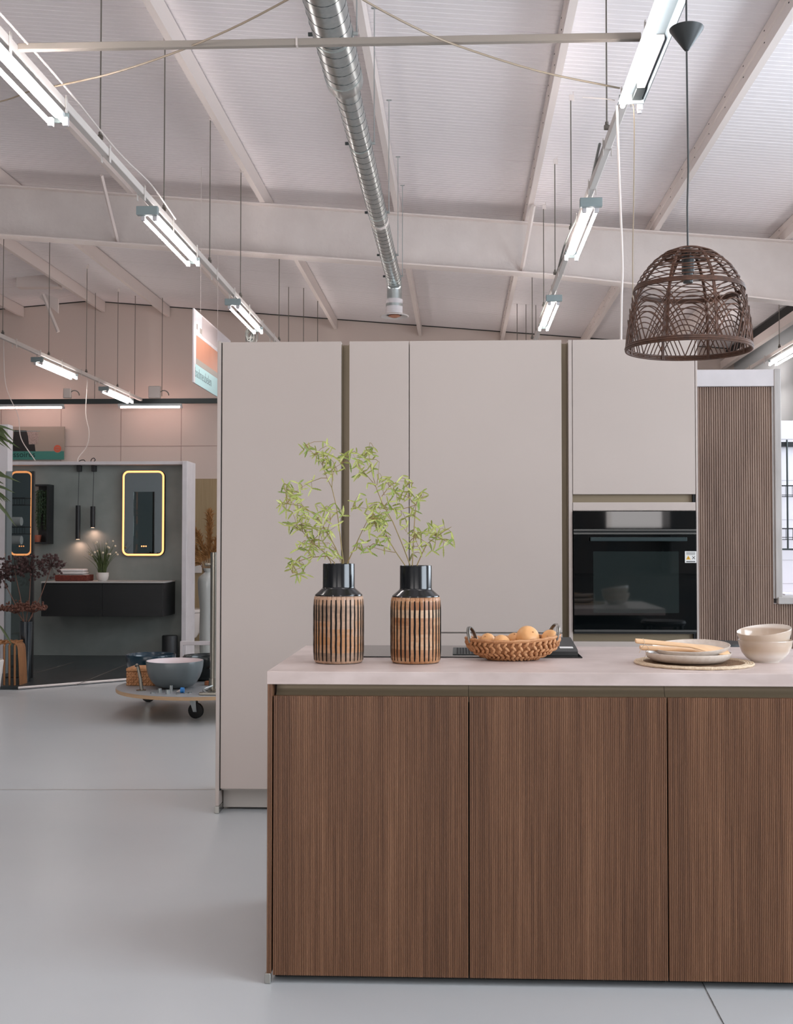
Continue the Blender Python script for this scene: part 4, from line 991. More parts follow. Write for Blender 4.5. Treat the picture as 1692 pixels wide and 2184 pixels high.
B().lathe([(0, ct.z - .006), (.007, ct.z - .005), (.011, ct.z), (.058, cz1), (.0595, cz1 + .004), (.056, cz1 + .006), (.02, cz1 + .002), (0, cz1)], (ct.x, LY, 0), 40).build('cone_canopy', m_lampblack, pl, smooth=True, ang=30)
topz = zroof(LX) - .004
B().tube([(LX, LY, LZ + .355), (LX - .001, LY, LZ + .5), (LX + (ct.x - LX) * .5 + .003, LY, (LZ + ct.z) / 2 + .1), (ct.x, LY, ct.z - .004), (ct.x, LY, cz1 + .1), (ct.x, LY, topz)], .0033, 8).build('cord', m_lampblack, pl, smooth=True)

# ------------------------------------------------------------------ right side: slatted partition with window reveal
YP = 6.3
def sx(px, py=1000): return PY(px, py, YP).x
def sz(py): return PY(1560, py, YP).z
pt = thing('slatted_partition', (sx(1600), YP + .1, 0), 'tall partition clad in brown vertical wood slats with a wall opening, right of the oven', 'partition')
zt = sz(825); zm = sz(1206); zs = sz(1288)
fluted(sx(1440), sx(1649), zm + .0008, zt, YP, .0125, .0075, .03).build('upper_slats', m_slat, pt)
fluted(sx(1440), sx(1649), 0, zm, YP, .0125, .0075, .03).build('lower_slats', m_slat, pt)
fluted(sx(1649), sx(1860), .0, zs - .001, YP, .0125, .0075, .03).build('slats_below_opening', m_slat, pt)
B().box(sx(1440), sx(1651), YP + .031, YP + .16, 0, sz(790)).build('core', m_white, pt)
B().box(sx(1440), sx(1652.5), YP - .014, YP + .03, zt + .001, sz(789), .002).build('white_fascia', m_white, pt)
ro = B().box(sx(1651.5), sx(1665.5), YP - .02, YP + .20, zs + .03, sz(788), .003).box(sx(1647), sx(1651.2), YP - .008, YP + .031, zs + .03, zt, .001).build('opening_reveal', m_whitestone, pt)
B().box(sx(1655), sx(1860), YP - .035, YP + .22, zs + .001, sz(1273), .003).build('opening_sill', m_whitestone, pt)
# white tiled display wall seen through the opening
YT = 8.6
def tx_(px): return PY(px, 1000, YT).x
def tz2(py): return PY(1680, py, YT).z
tw = thing('tiled_display_wall', (tx_(1700), YT, 0), 'white tiled display wall seen through the opening at the right edge', 'partition')
B().box(tx_(1640), tx_(1900), YT, YT + .12, 0, tz2(897)).build('wall_block', m_tile, tw)
b = B()
for py in (937, 1025, 1109, 1195, 1245): b.box(tx_(1640), tx_(1900), YT - .002, YT, tz2(py), tz2(py) + .003)
b.build('tile_joint_rows', M('tile_joint', (178, 172, 176), .8), tw)
B().box(tx_(1640), tx_(1900), YT - .4, YT - .002, 0, tz2(1262)).build('white_counter', m_tile, tw)
sr = thing('shower_rack', (tx_(1673), YT - .1, tz2(1175)), 'black shower rail with two wire baskets on the white tiles', 'rack')
B().box(tx_(1640), tx_(1900), YT - .06, YT - .002, tz2(953), tz2(944)).build('top_bar', m_black, sr)
B().tube([(tx_(1673), YT - .08, tz2(940)), (tx_(1673), YT - .08, tz2(1172))], .007, 8).build('riser_pipe', m_galvseam, sr)
B().tube([(tx_(1640), YT - .08, tz2(1171)), (tx_(1800), YT - .08, tz2(1173))], .007, 8).build('lower_bar', m_galvseam, sr)
for py in (1038, 1128):
    b = B(); x0_, x1_ = tx_(1650), tx_(1780)
    b.tube([(x0_, YT - .14, tz2(py)), (x1_, YT - .14, tz2(py))], .005, 6).tube([(x0_, YT - .14, tz2(py + 23)), (x1_, YT - .14, tz2(py + 23))], .003, 6)
    for k in range(9): xx = x0_ + .05 * k; b.tube([(xx, YT - .14, tz2(py)), (xx, YT - .14, tz2(py + 23))], .002, 5)
    b.tube([(x0_, YT - .02, tz2(py + 18)), (x1_, YT - .02, tz2(py + 18))], .0025, 5); b.build('wire_basket', m_black, sr)

# ------------------------------------------------------------------ bathroom display
YW = 12.72
def bx_(px): return PY(px, 1200, YW).x
def bz(py): return PY(200, py, YW).z
gw = thing('bathroom_display_wall', (bx_(200), YW, 0), 'free-standing grey plaster display wall with white cap of the bathroom corner', 'partition')
B().box(bx_(-40), bx_(399), YW, YW + .14, .03, bz(993)).build('plaster_panel', m_concrete, gw)
B().box(bx_(-40), bx_(400), YW - .14, YW + .15, bz(993), bz(986), .003).build('cap_board', m_white, gw)
B().box(bx_(399), bx_(409.5), YW - .25, YW + .15, 0, bz(987), .004).build('end_board', m_white, gw)
# dark tiled platform
pz = .03; P_ = [PZ(40, 1464, pz), PZ(268, 1446, pz), PZ(400, 1436, pz)]
dp = thing('tiled_platform', (P_[0].x, P_[0].y, 0), 'low platform of dark anthracite tiles under the black vanity', 'platform')
poly = [(P_[0].x, P_[0].y), (P_[1].x, P_[1].y), (P_[2].x, P_[2].y), (bx_(398), YW - .26), (bx_(398), YW - .001), (bx_(-40), YW - .001), (bx_(-40), P_[0].y)]
B().prism(poly, 'z', .001, pz).build('tile_surface', m_darktile, dp)
b = B()
for (a, c) in (((268, 1418), (160, 1462)), ((160, 1412), (60, 1440)), ((70, 1448), (330, 1420))):
    A, E = PZ(*a, pz), PZ(*c, pz); d = (E - A).normalized(); n = Vector((-d.y, d.x, 0)) * .006; z_ = Vector((0, 0, .0015))
    if a[0] == 70: continue
    b.poly([A - n + z_, E - n + z_, E + n + z_, A + n + z_])
b.build('grout_lines', m_grout, dp).name = 'grout_joint'
b = B()
for (A, E) in ((P_[0], P_[1]), (P_[1], P_[2])): b.tube([A + Vector((0, -.012, -.012)), E + Vector((0, -.012, -.012))], .011, 4)
b.build('edge_strip', m_cable, dp)
# vanity
vy = YW - .52
vx0, vx1 = PY(88, 1280, vy).x, PY(348, 1280, vy).x; vz0, vz1 = PY(200, 1315, vy).z, PY(200, 1243.5, vy).z
va = thing('vanity_cabinet', (vx0, vy, vz0), 'wall-hung black wood vanity with pale thin top', 'cabinet')
B().box(vx0, vx1, vy + .02, YW - .001, vz0, vz1).build('body', m_vanity, va)
B().box(vx0, (vx0 + vx1) / 2 - .002, vy, vy + .019, vz0 + .002, vz1 - .012, .001).build('drawer_front', m_vanity, va)
B().box((vx0 + vx1) / 2 + .002, vx1, vy, vy + .019, vz0 + .002, vz1 - .012, .001).build('drawer_front', m_vanity, va)
VT = vz1 + .016
B().box(vx0 - .004, vx1 + .004, vy - .006, YW - .001, vz1, VT, .002).build('vanity_top', m_vantop, va)
# lit mirror
def lit_mirror(px0, px1, py0, py1, lb, depth=.05):
    x0, x1, z0, z1 = bx_(px0), bx_(px1), bz(py1), bz(py0); cxm, czm = (x0 + x1) / 2, (z0 + z1) / 2
    o = thing('led_mirror', (cxm, YW - depth, z0), lb, 'mirror', 'lit mirrors')
    def rr(x0, x1, z0, z1, r, n=6):
        out = []
        for cx_, cz_, a0 in ((x1 - r, z1 - r, 0), (x0 + r, z1 - r, PI / 2), (x0 + r, z0 + r, PI), (x1 - r, z0 + r, 1.5 * PI)):
            for i in range(n + 1): a_ = a0 + PI / 2 * i / n; out.append((cx_ + r * math.cos(a_), cz_ + r * math.sin(a_)))
        return out
    B().prism(rr(x0, x1, z0, z1, .07), 'y', YW - depth, YW - .001).build('back_box', m_black, o)
    B().prism(rr(x0 + .024, x1 - .024, z0 + .024, z1 - .024, .05), 'y', YW - depth - .004, YW - depth).build('mirror_glass', m_mirror, o)
    P = rr(x0 + .013, x1 - .013, z0 + .013, z1 - .013, .058); B().tube([(p[0], YW - depth - .003, p[1]) for p in P], .011, 8, closed=True).build('led_frame', m_led, o, smooth=True)
    b = B()
    for k in range(3): b.tube([(cxm + .01 + .024 * (k - 1), YW - depth - .0055, z0 + .11), (cxm + .01 + .024 * (k - 1), YW - depth - .0045, z0 + .11)], .008, 10)
    b.build('touch_button', m_led, o)
lit_mirror(263, 352.5, 1004.5, 1185.5, 'tall rounded mirror with glowing orange edge right of the slim pendants')
lit_mirror(22, 70.5, 1004.5, 1185.5, 'glowing orange-edged mirror behind the smoked glass screen', .03)
# niche box with trailing plant
nx0, nx1 = PY(71.5, 1100, YW - .17).x, PY(103, 1100, YW - .17).x; nz0, nz1 = PY(90, 1160, YW - .17).z, PY(90, 1033, YW - .17).z
ns = thing('niche_shelf', (nx0, YW - .1, nz0), 'black open wall box holding a trailing green plant', 'shelf')
B().box(nx0, nx1, YW - .02, YW - .001, nz0, nz1).build('back', m_black, ns)
b = B().box(nx0, nx1, YW - .17, YW - .021, nz1 - .02, nz1).box(nx0, nx1, YW - .17, YW - .021, nz0, nz0 + .02); b.build('board', m_black, ns)
B().box(nx1 - .02, nx1, YW - .17, YW - .021, nz0 + .02, nz1 - .02).build('side', m_black, ns)
cxp = (nx0 + nx1) / 2 - .005
tp = thing('trailing_plant', (cxp, YW - .095, nz1 - .2), 'dense trailing green plant hanging inside the black wall box', 'plant')
b = B(); rnd = random.Random(3)
for k in range(34):
    x = cxp + rnd.uniform(-.07, .06); y = YW - .095 + rnd.uniform(-.04, .04); L = rnd.uniform(.25, .48); z0 = nz1 - .06 - rnd.uniform(0, .03)
    b.tube([(x, y, z0), (x + rnd.uniform(-.01, .01), y, z0 - L)], .0025, 4)
    for j in range(12): b.leaf((x, y, z0 - L * j / 12), (rnd.uniform(-1, 1), rnd.uniform(-1, .3), -.5), .022, .012, (0, -1, .3))
b.build('foliage', m_trail, tp)
pot = PY(80, 1149, YW - .11)
o = B().lathe([(0, 0), (.032, 0), (.045, .075), (.043, .08), (.036, .078), (0, .07)], (pot.x, YW - .11, nz0 + .0205), 20).build('terracotta_pot', m_terra, smooth=True)
tag(o, 'small terracotta pot at the bottom of the black wall box', 'pot')
# slim pendants
for k, (px, z0p, z1p, lb) in enumerate(((166.5, 1078, 1150, 'slim black cylinder pendant, the lower one'), (198, 1080, 1125, 'shorter slim black cylinder pendant, the higher one'))):
    yy = YW - .065; x = PY(px, 1100, yy).x; zt_, zb_ = PY(px, z0p, yy).z, PY(px, z1p, yy).z; zc0 = bz(993)
    o = thing('slim_pendant', (x, yy, zb_), lb + ' on the grey display wall', 'lamp', 'slim black pendants')
    B().box(x - .022, x + .022, yy - .0, YW - .001, zc0 - .07, zc0 - .002, .003).build('mount', m_black, o)
    B().tube([(x, yy + .02, zc0 - .07), (x, yy, zt_)], .003, 6).build('cord', m_black, o)
    B().tube([(x, yy, zt_), (x, yy, zb_)], .026, 20).build('cylinder_shade', m_black, o, smooth=True)
    B().tube([(x, yy, zb_ - .001), (x, yy, zb_ - .003)], .017, 16).build('light_disc', m_spot, o)
    l = bpy.data.lights.new('pendant_glow', 'SPOT'); l.energy = 3.2; l.color = (1, .60, .46); l.spot_size = math.radians(165); l.spot_blend = 1.0; l.shadow_soft_size = .015
    lo = bpy.data.objects.new('pendant_glow', l); C.objects.link(lo); lo.parent = o; lo.location = Vector((x, yy, zb_ - .01)) - ORG[o.name]
cable('cable_end', [PY(165, 990, 12.72), PY(170, 983, 12.7), PY(178, 981, 12.7), PY(182, 984, 12.7)], .005, m_black, 'curled black cable end on the display wall cap, above the lower pendant', 'cable', 'cable ends on the wall cap')
cable('cable_end', [PY(194, 986, 12.72), PY(195, 980, 12.7), PY(200, 977, 12.7), PY(203, 981, 12.7), PY(200, 985, 12.7)], .005, m_black, 'curled black cable loop on the display wall cap, above the higher pendant', 'cable', 'cable ends on the wall cap')
# towels on tray
q0, q1 = PY(130, 1236, YW - .28), PY(192, 1236, YW - .28)
o = thing('woven_tray', (q0.x, YW - .28, VT), 'red-brown woven tray on the vanity carrying white towels', 'tray')
B().box(q0.x - .02, q1.x, YW - .40, YW - .17, VT, VT + .012, .003).build('tray_base', m_redweave, o)
b = B()
for k in range(5): b.tube([(q0.x - .02, YW - .40, VT + .014 + .012 * k), (q1.x, YW - .40, VT + .014 + .012 * k), (q1.x, YW - .17, VT + .014 + .012 * k), (q0.x - .02, YW - .17, VT + .014 + .012 * k)], .007, 6, closed=True)
b.build('woven_side', m_redweave, o)
for k, (dz, lb) in enumerate(((.014, 'folded white towel lying lower in the red-brown tray'), (.075, 'folded white towel on top in the red-brown tray'))):
    zz = VT + dz; b = B().box(q0.x + .01, q1.x - .02 - .02 * k, YW - .375, YW - .195, zz, zz + .028, .012, 2).box(q0.x + .012, q1.x - .025 - .02 * k, YW - .37, YW - .2, zz + .029, zz + .058, .013, 2)
    tag(b.build('folded_towel', m_towel, smooth=True), lb, 'towel', 'folded white towels')
# grass pot
q = PY(219, 1236, YW - .28); gx, gy = q.x, YW - .28
o = thing('potted_grass', (gx, gy, VT), 'tall flowering grass in a white pot on the vanity', 'plant')
B().lathe([(0, 0), (.045, 0), (.060, .02), (.067, .06), (.067, .092), (.062, .094), (.058, .08), (0, .078)], (gx, gy, VT), 28).build('pot', m_potwhite, o, smooth=True)
b = B(); fl = B(); rnd = random.Random(9)
for k in range(95):
    a_ = rnd.uniform(0, 2 * PI); r_ = rnd.uniform(0, .045); L = rnd.uniform(.22, .40); lean = rnd.uniform(.02, .17)
    p0 = Vector((gx + r_ * math.cos(a_), gy + r_ * math.sin(a_), VT + .078)); dirx = Vector((math.cos(a_), math.sin(a_), 0))
    pts = [p0 + dirx * lean * (t / 4) ** 1.8 + Vector((0, 0, L * t / 4 * (1 - .12 * (t / 4) * lean / .17))) for t in range(5)]
    b.tube(pts, [.0035, .0035, .003, .002, .0006], 3)
    if k % 6 == 0: fl.ball(pts[-1], .012, 7, 5)
b.build('grass', m_grass, o); fl.build('blossoms', m_flower, o).name = 'blossom'
# waste bin
q = PY(362, 1400, YW - .25)
o = B().lathe([(0, 0), (.085, 0), (.085, .24), (.08, .25), (0, .252)], (q.x, YW - .25, pz), 28).build('waste_bin', m_black, smooth=True)
tag(o, 'black cylindrical bin on the dark tiles under the vanity', 'bin')
# smoked glass shower screen
YG = 10.55
gs = thing('glass_screen', (PY(66, 1400, YG).x, YG, 0), 'smoked glass shower screen with black edge profile on the left', 'shower screen')
gxa, gxb = PY(10, 1200, YG).x, PY(67, 1200, YG).x; gz1 = PY(60, 1005, YG).z
B().box(gxa, gxb, YG, YG + .008, .04, gz1).build('glass_pane', m_glass, gs)
B().box(gxb, gxb + .022, YG - .012, YG + .02, .002, gz1).build('edge_profile', m_black, gs)
B().box(gxa, gxb, YG - .008, YG + .014, .002, .04).build('bottom_profile', m_black, gs)
# wire shelves with rolled towels behind glass
for k, py in enumerate((1062, 1124)):
    yy = 11.4; x0_, x1_ = PY(8, py, yy).x, PY(53, py, yy).x; z_ = PY(30, py, yy).z
    o = thing('wire_basket', (x0_, yy, z_ - .06), ['black wire basket behind the glass screen, upper one', 'black wire basket behind the glass screen, lower one'][k], 'basket', 'black wire baskets')
    b = B().tube([(x0_, yy, z_), (x1_, yy, z_), (x1_, yy + .15, z_), (x0_, yy + .15, z_)], .006, 6, closed=True).tube([(x0_, yy, z_ - .07), (x1_, yy, z_ - .07), (x1_, yy + .15, z_ - .07), (x0_, yy + .15, z_ - .07)], .005, 6, closed=True)
    b.build('frame', m_black, o); b = B()
    for i in range(9): xx = x0_ + (x1_ - x0_) * i / 8; b.tube([(xx, yy, z_), (xx, yy, z_ - .07)], .003, 5)
    b.build('wires', m_black, o).name = 'wire_grid'
    # floor-to-rail pole carrying the baskets
po = thing('towel_stand', (PY(22, 1100, 11.55).x, 11.5, 0), 'slim black stand pole behind the glass screen', 'stand')
xx = PY(12, 1100, 11.47).x
B().tube([(xx, 11.475, .03), (xx, 11.475, PY(12, 1000, 11.475).z)], .008, 8).build('pole', m_black, po)
B().lathe([(0, .031), (.12, .031), (.12, .04), (.02, .045), (0, .045)], (xx, 11.475, 0), 24).build('base', m_black, po)
for k, py in enumerate((1112, 1152)):
    yy = 11.47; a, c = PY(10, py, yy), PY(46, py, yy)
    o = tag(B().tube([a, c], .045, 16).build('rolled_towel', m_towel, smooth=True), ['rolled white towel behind the glass screen, upper one', 'rolled white towel behind the glass screen, lower one'][k], 'towel', 'rolled towels')

# far left: white post, palm, rattan stool, dark vase with dried flowers
YLp = 10.9
a, c = PY(-60, 1100, YLp), PY(15.5, 1100, YLp); zt_ = PY(5, 905, YLp).z
tag(B().box(a.x, c.x, YLp, YLp + .12, 0, zt_, .003).build('white_partition', m_white), 'white painted partition edge at the left photo border', 'partition')
pp = thing('potted_palm', (PY(-40, 1400, 9.3).x, 9.3, 0), 'green palm whose fronds reach in from the left photo edge', 'plant')
b = B(); rnd = random.Random(4); px_ = ORG[pp.name].x
B().lathe([(0, 0), (.14, 0), (.18, .32), (.17, .33), (.15, .30), (0, .29)], (px_, 9.3, 0), 24).build('pot', m_potwhite, pp, smooth=True)
st = B(); st.tube([(px_, 9.3, .29), (px_ + .01, 9.3, 2.2)], .02, 8); st.build('trunk', m_driedstem, pp)
for (zc2, ax) in ((2.33, -2), (1.86, -2)):
    for k in range(15):
        a_ = rnd.uniform(-.9, 1.1); L = rnd.uniform(.24, .36); sdx = rnd.uniform(-.14, -.02)
        b.leaf((px_ + sdx, 9.3 + rnd.uniform(-.1, .1), zc2 + rnd.uniform(-.1, .1)), (math.cos(a_) * .9, rnd.uniform(-.4, .2), math.sin(a_) * .4 - .25), L, .034, (rnd.uniform(-.3, .3), -1, .5), .3)
b.leaf(PY(-4, 1330, 9.25), (.6, 0, -.75), .2, .02, (0, -1, .4))
b.build('fronds', m_palm, pp).name = 'foliage'
# rattan stool
YRs = 9.9; s0, s1 = PZ(-8, 1468, 0), PZ(43, 1468, 0); zt_ = PY(30, 1368, s1.y + .1).z
rs = thing('rattan_stool', (s0.x, s1.y + .15, 0), 'arched rattan strip stool at the left photo edge', 'stool')
for k in range(11):
    yy = s1.y + .0 + .015 * k; x0_, x1_ = s0.x - .14, s1.x - .0; b = B()
    pts = [(x1_, yy, .0), (x1_ - .01, yy, zt_ * .5), (x1_ - .02, yy, zt_ - .06)] + [(x1_ - .08 + .06 * math.cos(t), yy, zt_ - .06 + .06 * math.sin(t)) for t in (.5, 1.0, PI / 2)] + [((x0_ + x1_) / 2, yy, zt_ - .012)] + [(x0_ + .08 - .06 * math.sin(t), yy, zt_ - .06 + .06 * math.cos(t)) for t in (0, .6, 1.2)] + [(x0_ + .01, yy, zt_ * .5), (x0_, yy, 0)]
    b.tube(pts, .0075, 6); b.build('rattan_strip', m_rattan, rs, smooth=True)
for k in range(9):
    xq = s1.x - .045 - .048 * k
    B().tube([(xq, s1.y - .012, .0), (xq - .004, s1.y - .012, zt_ - .03), (xq - .004, s1.y + .03, zt_ + .003), (xq - .004, s1.y + .16, zt_ + .003)], .010, 6).build('rattan_strip', m_rattan, rs, smooth=True)
# dark floor vase + dried flowers
q = PZ(50, 1462, 0); vx_, vy_ = q.x, q.y + .05; vtop = PY(48, 1325, vy_).z
fv = tag(B().lathe([(0, 0), (.035, 0), (.042, .02), (.050, vtop * .5), (.058, vtop - .01), (.058, vtop), (.052, vtop), (.046, vtop * .5), (0, .05)], (vx_, vy_, 0), 32).build('floor_vase', m_navy, smooth=True), 'tall dark navy floor vase beside the rattan stool', 'vase')
def dried(px, py, r, lb, seed, kind, base_dx):
    rnd = random.Random(seed); c_ = PY(px, py, vy_ + rnd.uniform(-.03, .03)); o = thing('dried_flower', (vx_, vy_, vtop - .1), lb, 'flower', 'dried flowers in the navy vase')
    mid = Vector((vx_ + base_dx, vy_, vtop)); B().tube([(vx_ + base_dx * .5, vy_, vtop - .2), mid, (mid + c_) / 2 + Vector((.01, 0, -.01)), c_], [.0045, .0045, .004, .003], 6).build('stem', m_driedstem, o, smooth=True)
    b = B()
    if kind == 'allium':
        for k in range(85):
            d = Vector((rnd.gauss(0, 1), rnd.gauss(0, 1), rnd.gauss(.35, .8))).normalized(); e = c_ + d * r * rnd.uniform(.65, 1.1)
            b.tube([c_, e], .0016, 3); b.ball(e, rnd.uniform(.009, .014), 6, 4)
            for j in range(4): b.tube([e, e + Vector((rnd.uniform(-1, 1), rnd.uniform(-1, 1), rnd.uniform(-1, 1))).normalized() * .02], .0013, 3)
    else:
        for k in range(230):
            d = Vector((rnd.gauss(0, 1), rnd.gauss(0, 1), abs(rnd.gauss(0, .5)))).normalized(); e = c_ + Vector((d.x * r * 1.1, d.y * r, d.z * r * .75)) * rnd.uniform(.6, 1.05)
            b.ball(e, rnd.uniform(.007, .012), 5, 4)
            if k % 6 == 0: b.tube([c_ - Vector((0, 0, .03)), e], .0015, 3)
    b.build('flower_head', m_dried if kind == 'allium' else m_driedb, o)
dried(30, 1212, .135, 'dark dried allium reaching highest on the left of the navy vase', 1, 'allium', -.02)
dried(66, 1212, .13, 'dark dried allium in the centre, over the glass screen edge', 2, 'allium', .0)
dried(110, 1208, .12, 'dark dried allium leaning right in front of the vanity', 3, 'allium', .025)
dried(4, 1232, .10, 'dark dried allium at the very left of the bouquet', 7, 'allium', -.03)
dried(32, 1302, .125, 'brown dried yarrow head low on the left of the navy vase', 4, 'yarrow', -.02)
dried(72, 1300, .11, 'brown dried yarrow head low on the right of the navy vase', 5, 'yarrow', .02)

# signs
def sign_flat():
    Y = 20.9; x1 = PY(137, 950, Y).x; x0 = x1 - 1.9; z1, z0 = PY(60, 910, Y).z, PY(60, 980.5, Y).z; zt_ = PY(60, 962.5, Y).z
    o = thing('shop_sign', (x0, Y, z0), 'printed shop sign with towel photo and green band reading accessoires', 'sign')
    B().box(x0, x1, Y, Y + .03, z0, z1).build('board', m_signgrey, o)
    B().box(x0, x1, Y - .004, Y - .001, z0, zt_).build('green_band', m_teal, o)
    def X(px): return PY(px, 950, Y).x
    def Z(py): return PY(60, py, Y).z
    B().prism([(X(26), zt_ + .001), (X(30), Z(917)), (X(56), Z(918)), (X(60), Z(926)), (X(63), Z(948)), (X(74), Z(948)), (X(76), zt_ + .001)], 'y', Y - .004, Y - .001).build('printed_dark_towel', m_signdark, o)
    B().prism([(X(56), Z(917)), (X(76), Z(919)), (X(82), Z(924)), (X(81), Z(947)), (X(62), Z(948)), (X(60), Z(930))], 'y', Y - .008, Y - .0045).build('printed_pattern_towel', m_signtowel, o)
    B().box(X(8), X(86), Y - .012, Y - .0085, Z(919) - .01, Z(919)).build('printed_rail', m_inkgrey, o)
    c_ = PY(123, 957, Y); B().tube([(c_.x, Y - .006, c_.z), (c_.x, Y - .002, c_.z)], .078, 28).build('logo_ring', m_signgrey, o)
    B().tube([(c_.x, Y - .009, c_.z), (c_.x, Y - .006, c_.z)], .070, 28).build('logo_disc', m_signlogo, o)
    b = B()
    for k, zz in enumerate((.022, -.022)):
        b.tube([(c_.x - .04 + .01 * i, Y - .0105, c_.z + zz + .012 * math.sin(i * 2.2 + k)) for i in range(9)], .004, 4)
    b.build('logo_script', m_signgrey, o)
    text('lettering', 'accessoires', .152, (X(15) - .148, Y - .006, z0 + .05), (PI / 2, 0, 0), m_ink, o, 1.0)
sign_flat()
XS = PY(413, 735, 12.2).x
ya = 12.2; z1, z0 = PY(413, 657, ya).z, PY(413, 815, ya).z; yb = 14.2; Hs = z1 - z0
o = thing('hanging_sign', (XS, ya, z0), 'hanging shop sign seen at an angle reading badmeubelen with pale blue band', 'sign')
B().box(XS - .012, XS, ya, yb, z0, z1).build('board', m_signwhite, o)
def SP(nm, y0, y1, a, c, mt, d=.002): return B().box(XS + .0005, XS + d, ya + (yb - ya) * y0, ya + (yb - ya) * y1, z0 + Hs * a, z0 + Hs * c).build(nm, mt, o)
SP('blue_band', 0.01, 1, 0, .265, m_aqua); SP('printed_floor', .06, 1, .27, .35, m_signgrey); SP('printed_cabinet', .06, 1, .35, .66, m_signorange)
SP('printed_basin', .05, 1, .665, .71, m_white, .003); SP('printed_switch', .15, .20, .73, .80, m_signgrey); SP('printed_wall', .20, .6, .71, .98, M('sign_print_taupe', (186, 172, 170), .5)); SP('printed_socket', .07, .09, .75, .82, m_signgrey, .003)
SP('printed_edge', .0, .035, .0, 1.0, m_white, .0025)
text('lettering', 'badmeubelen', .155, (XS + .0032, ya + .06, z0 + .075), (PI / 2, 0, PI / 2), m_inkgrey, o, 1.0)
for k, yy in enumerate((ya + .35, ya + 1.25)):
    tag(B().tube([(XS - .006, yy, z1), (XS - .006, yy, zroof(XS) - .01)], .0018, 4).build('sign_wire', m_cable), ['fine wire holding the hanging sign at its near end', 'fine wire holding the hanging sign at its far end'][k], 'wire', 'wires of the hanging sign')

# ------------------------------------------------------------------ niche right of the grey wall
YN = 14.6
def nx(px): return PY(px, 1200, YN).x
def nz(py): return PY(430, py, YN).z
o = B().box(nx(405), nx(560), YN, YN + .12, 0, nz(1021)).build('toilet_partition', m_olive); tag(o, 'ribbed olive-brown partition behind the pampas grass', 'partition')
tl = thing('wall_toilet', (nx(416), YN - .3, nz(1355)), 'white wall-hung toilet half hidden behind the tall vase', 'toilet')
B().lathe([(0, nz(1358)), (.10, nz(1356)), (.16, nz(1340)), (.19, nz(1310)), (.19, nz(1304)), (0, nz(1304))], (nx(413), YN - .26, 0), 28, sy=1.3).build('bowl', m_ceramic, tl, smooth=True)
B().lathe([(0, nz(1303)), (.195, nz(1303)), (.198, nz(1299)), (.19, nz(1296)), (0, nz(1295))], (nx(413), YN - .26, 0), 28, sy=1.3).build('seat_lid', m_ceramic, tl, smooth=True)
fp = thing('flush_plate', (nx(415), YN, nz(1222)), 'white flush plate with round button behind the vase neck', 'flush plate')
B().box(nx(400), nx(431), YN - .02, YN - .001, nz(1222), nz(1198), .004).build('plate', m_ceramic, fp)
B().tube([(nx(418), YN - .024, nz(1211)), (nx(418), YN - .02, nz(1211))], .04, 24).build('button', m_potwhite, fp)
# tall vase and pampas
YV = 13.2; q = PY(444, 1400, YV); vx2 = q.x; k_ = YV / F
zb_ = PY(444, 1408, YV).z; zt_ = PY(444, 1212, YV).z; Hh = zt_
tv = tag(B().lathe([(0, 0), (.09, 0), (.10, .03), (.105, Hh * .30), (.098, Hh * .52), (.12, Hh * .72), (.128, Hh * .84), (.115, Hh * .90), (.06, Hh * .94), (.045, Hh * .955), (.062, Hh * .99), (.066, Hh), (.058, Hh), (.04, Hh * .955), (0, Hh * .9)], (vx2, YV, 0), 40).build('tall_vase', m_vasegrey, smooth=True, ang=60), 'tall pale grey glossy vase holding pampas grass', 'vase')
B_rnd = random.Random(21)
for k in range(9):
    a_ = -1.25 + 2.5 * k / 8; L = .62 - .1 * abs(a_) + B_rnd.uniform(-.05, .05)
    lbl = ['leaning farthest left', 'second from the left', 'third from the left', 'left of the middle', 'standing upright in the middle', 'right of the middle', 'third from the right', 'second from the right', 'leaning farthest right'][k]
    base = Vector((vx2 + .02 * math.sin(a_), YV, Hh - .12)); d = Vector((math.sin(a_), B_rnd.uniform(-.3, .3), math.cos(a_) + .5)).normalized()
    o = thing('pampas_plume', base, 'brown pampas plume %s in the tall grey vase' % lbl, 'flower', 'pampas plumes')
    pts = [base + d * (L * 1.15 * t / 6) + Vector((math.sin(a_) * .26 * (t / 6) ** 2, 0, -.10 * (t / 6) ** 3)) + Vector((0, 0, .10 * min(1, t))) for t in range(7)]
    B().tube(pts, [.004, .004, .003, .003, .002, .002, .001], 5).build('stalk', m_driedstem, o)
    b = B()
    for j in range(650):
        t = B_rnd.uniform(.16, 1.0); i = min(5, int(t * 6)); p = pts[i].lerp(pts[i + 1], t * 6 - i); tt = (pts[i + 1] - pts[i]).normalized()
        dd = (tt * 2.2 + Vector((B_rnd.gauss(0, .55), B_rnd.gauss(0, .55), B_rnd.gauss(0, .55)))).normalized()
        b.leaf(p, dd, B_rnd.uniform(.08, .15), .009, (B_rnd.uniform(-1, 1), -1, .2), .35)
    b.build('plume', m_pampas, o)

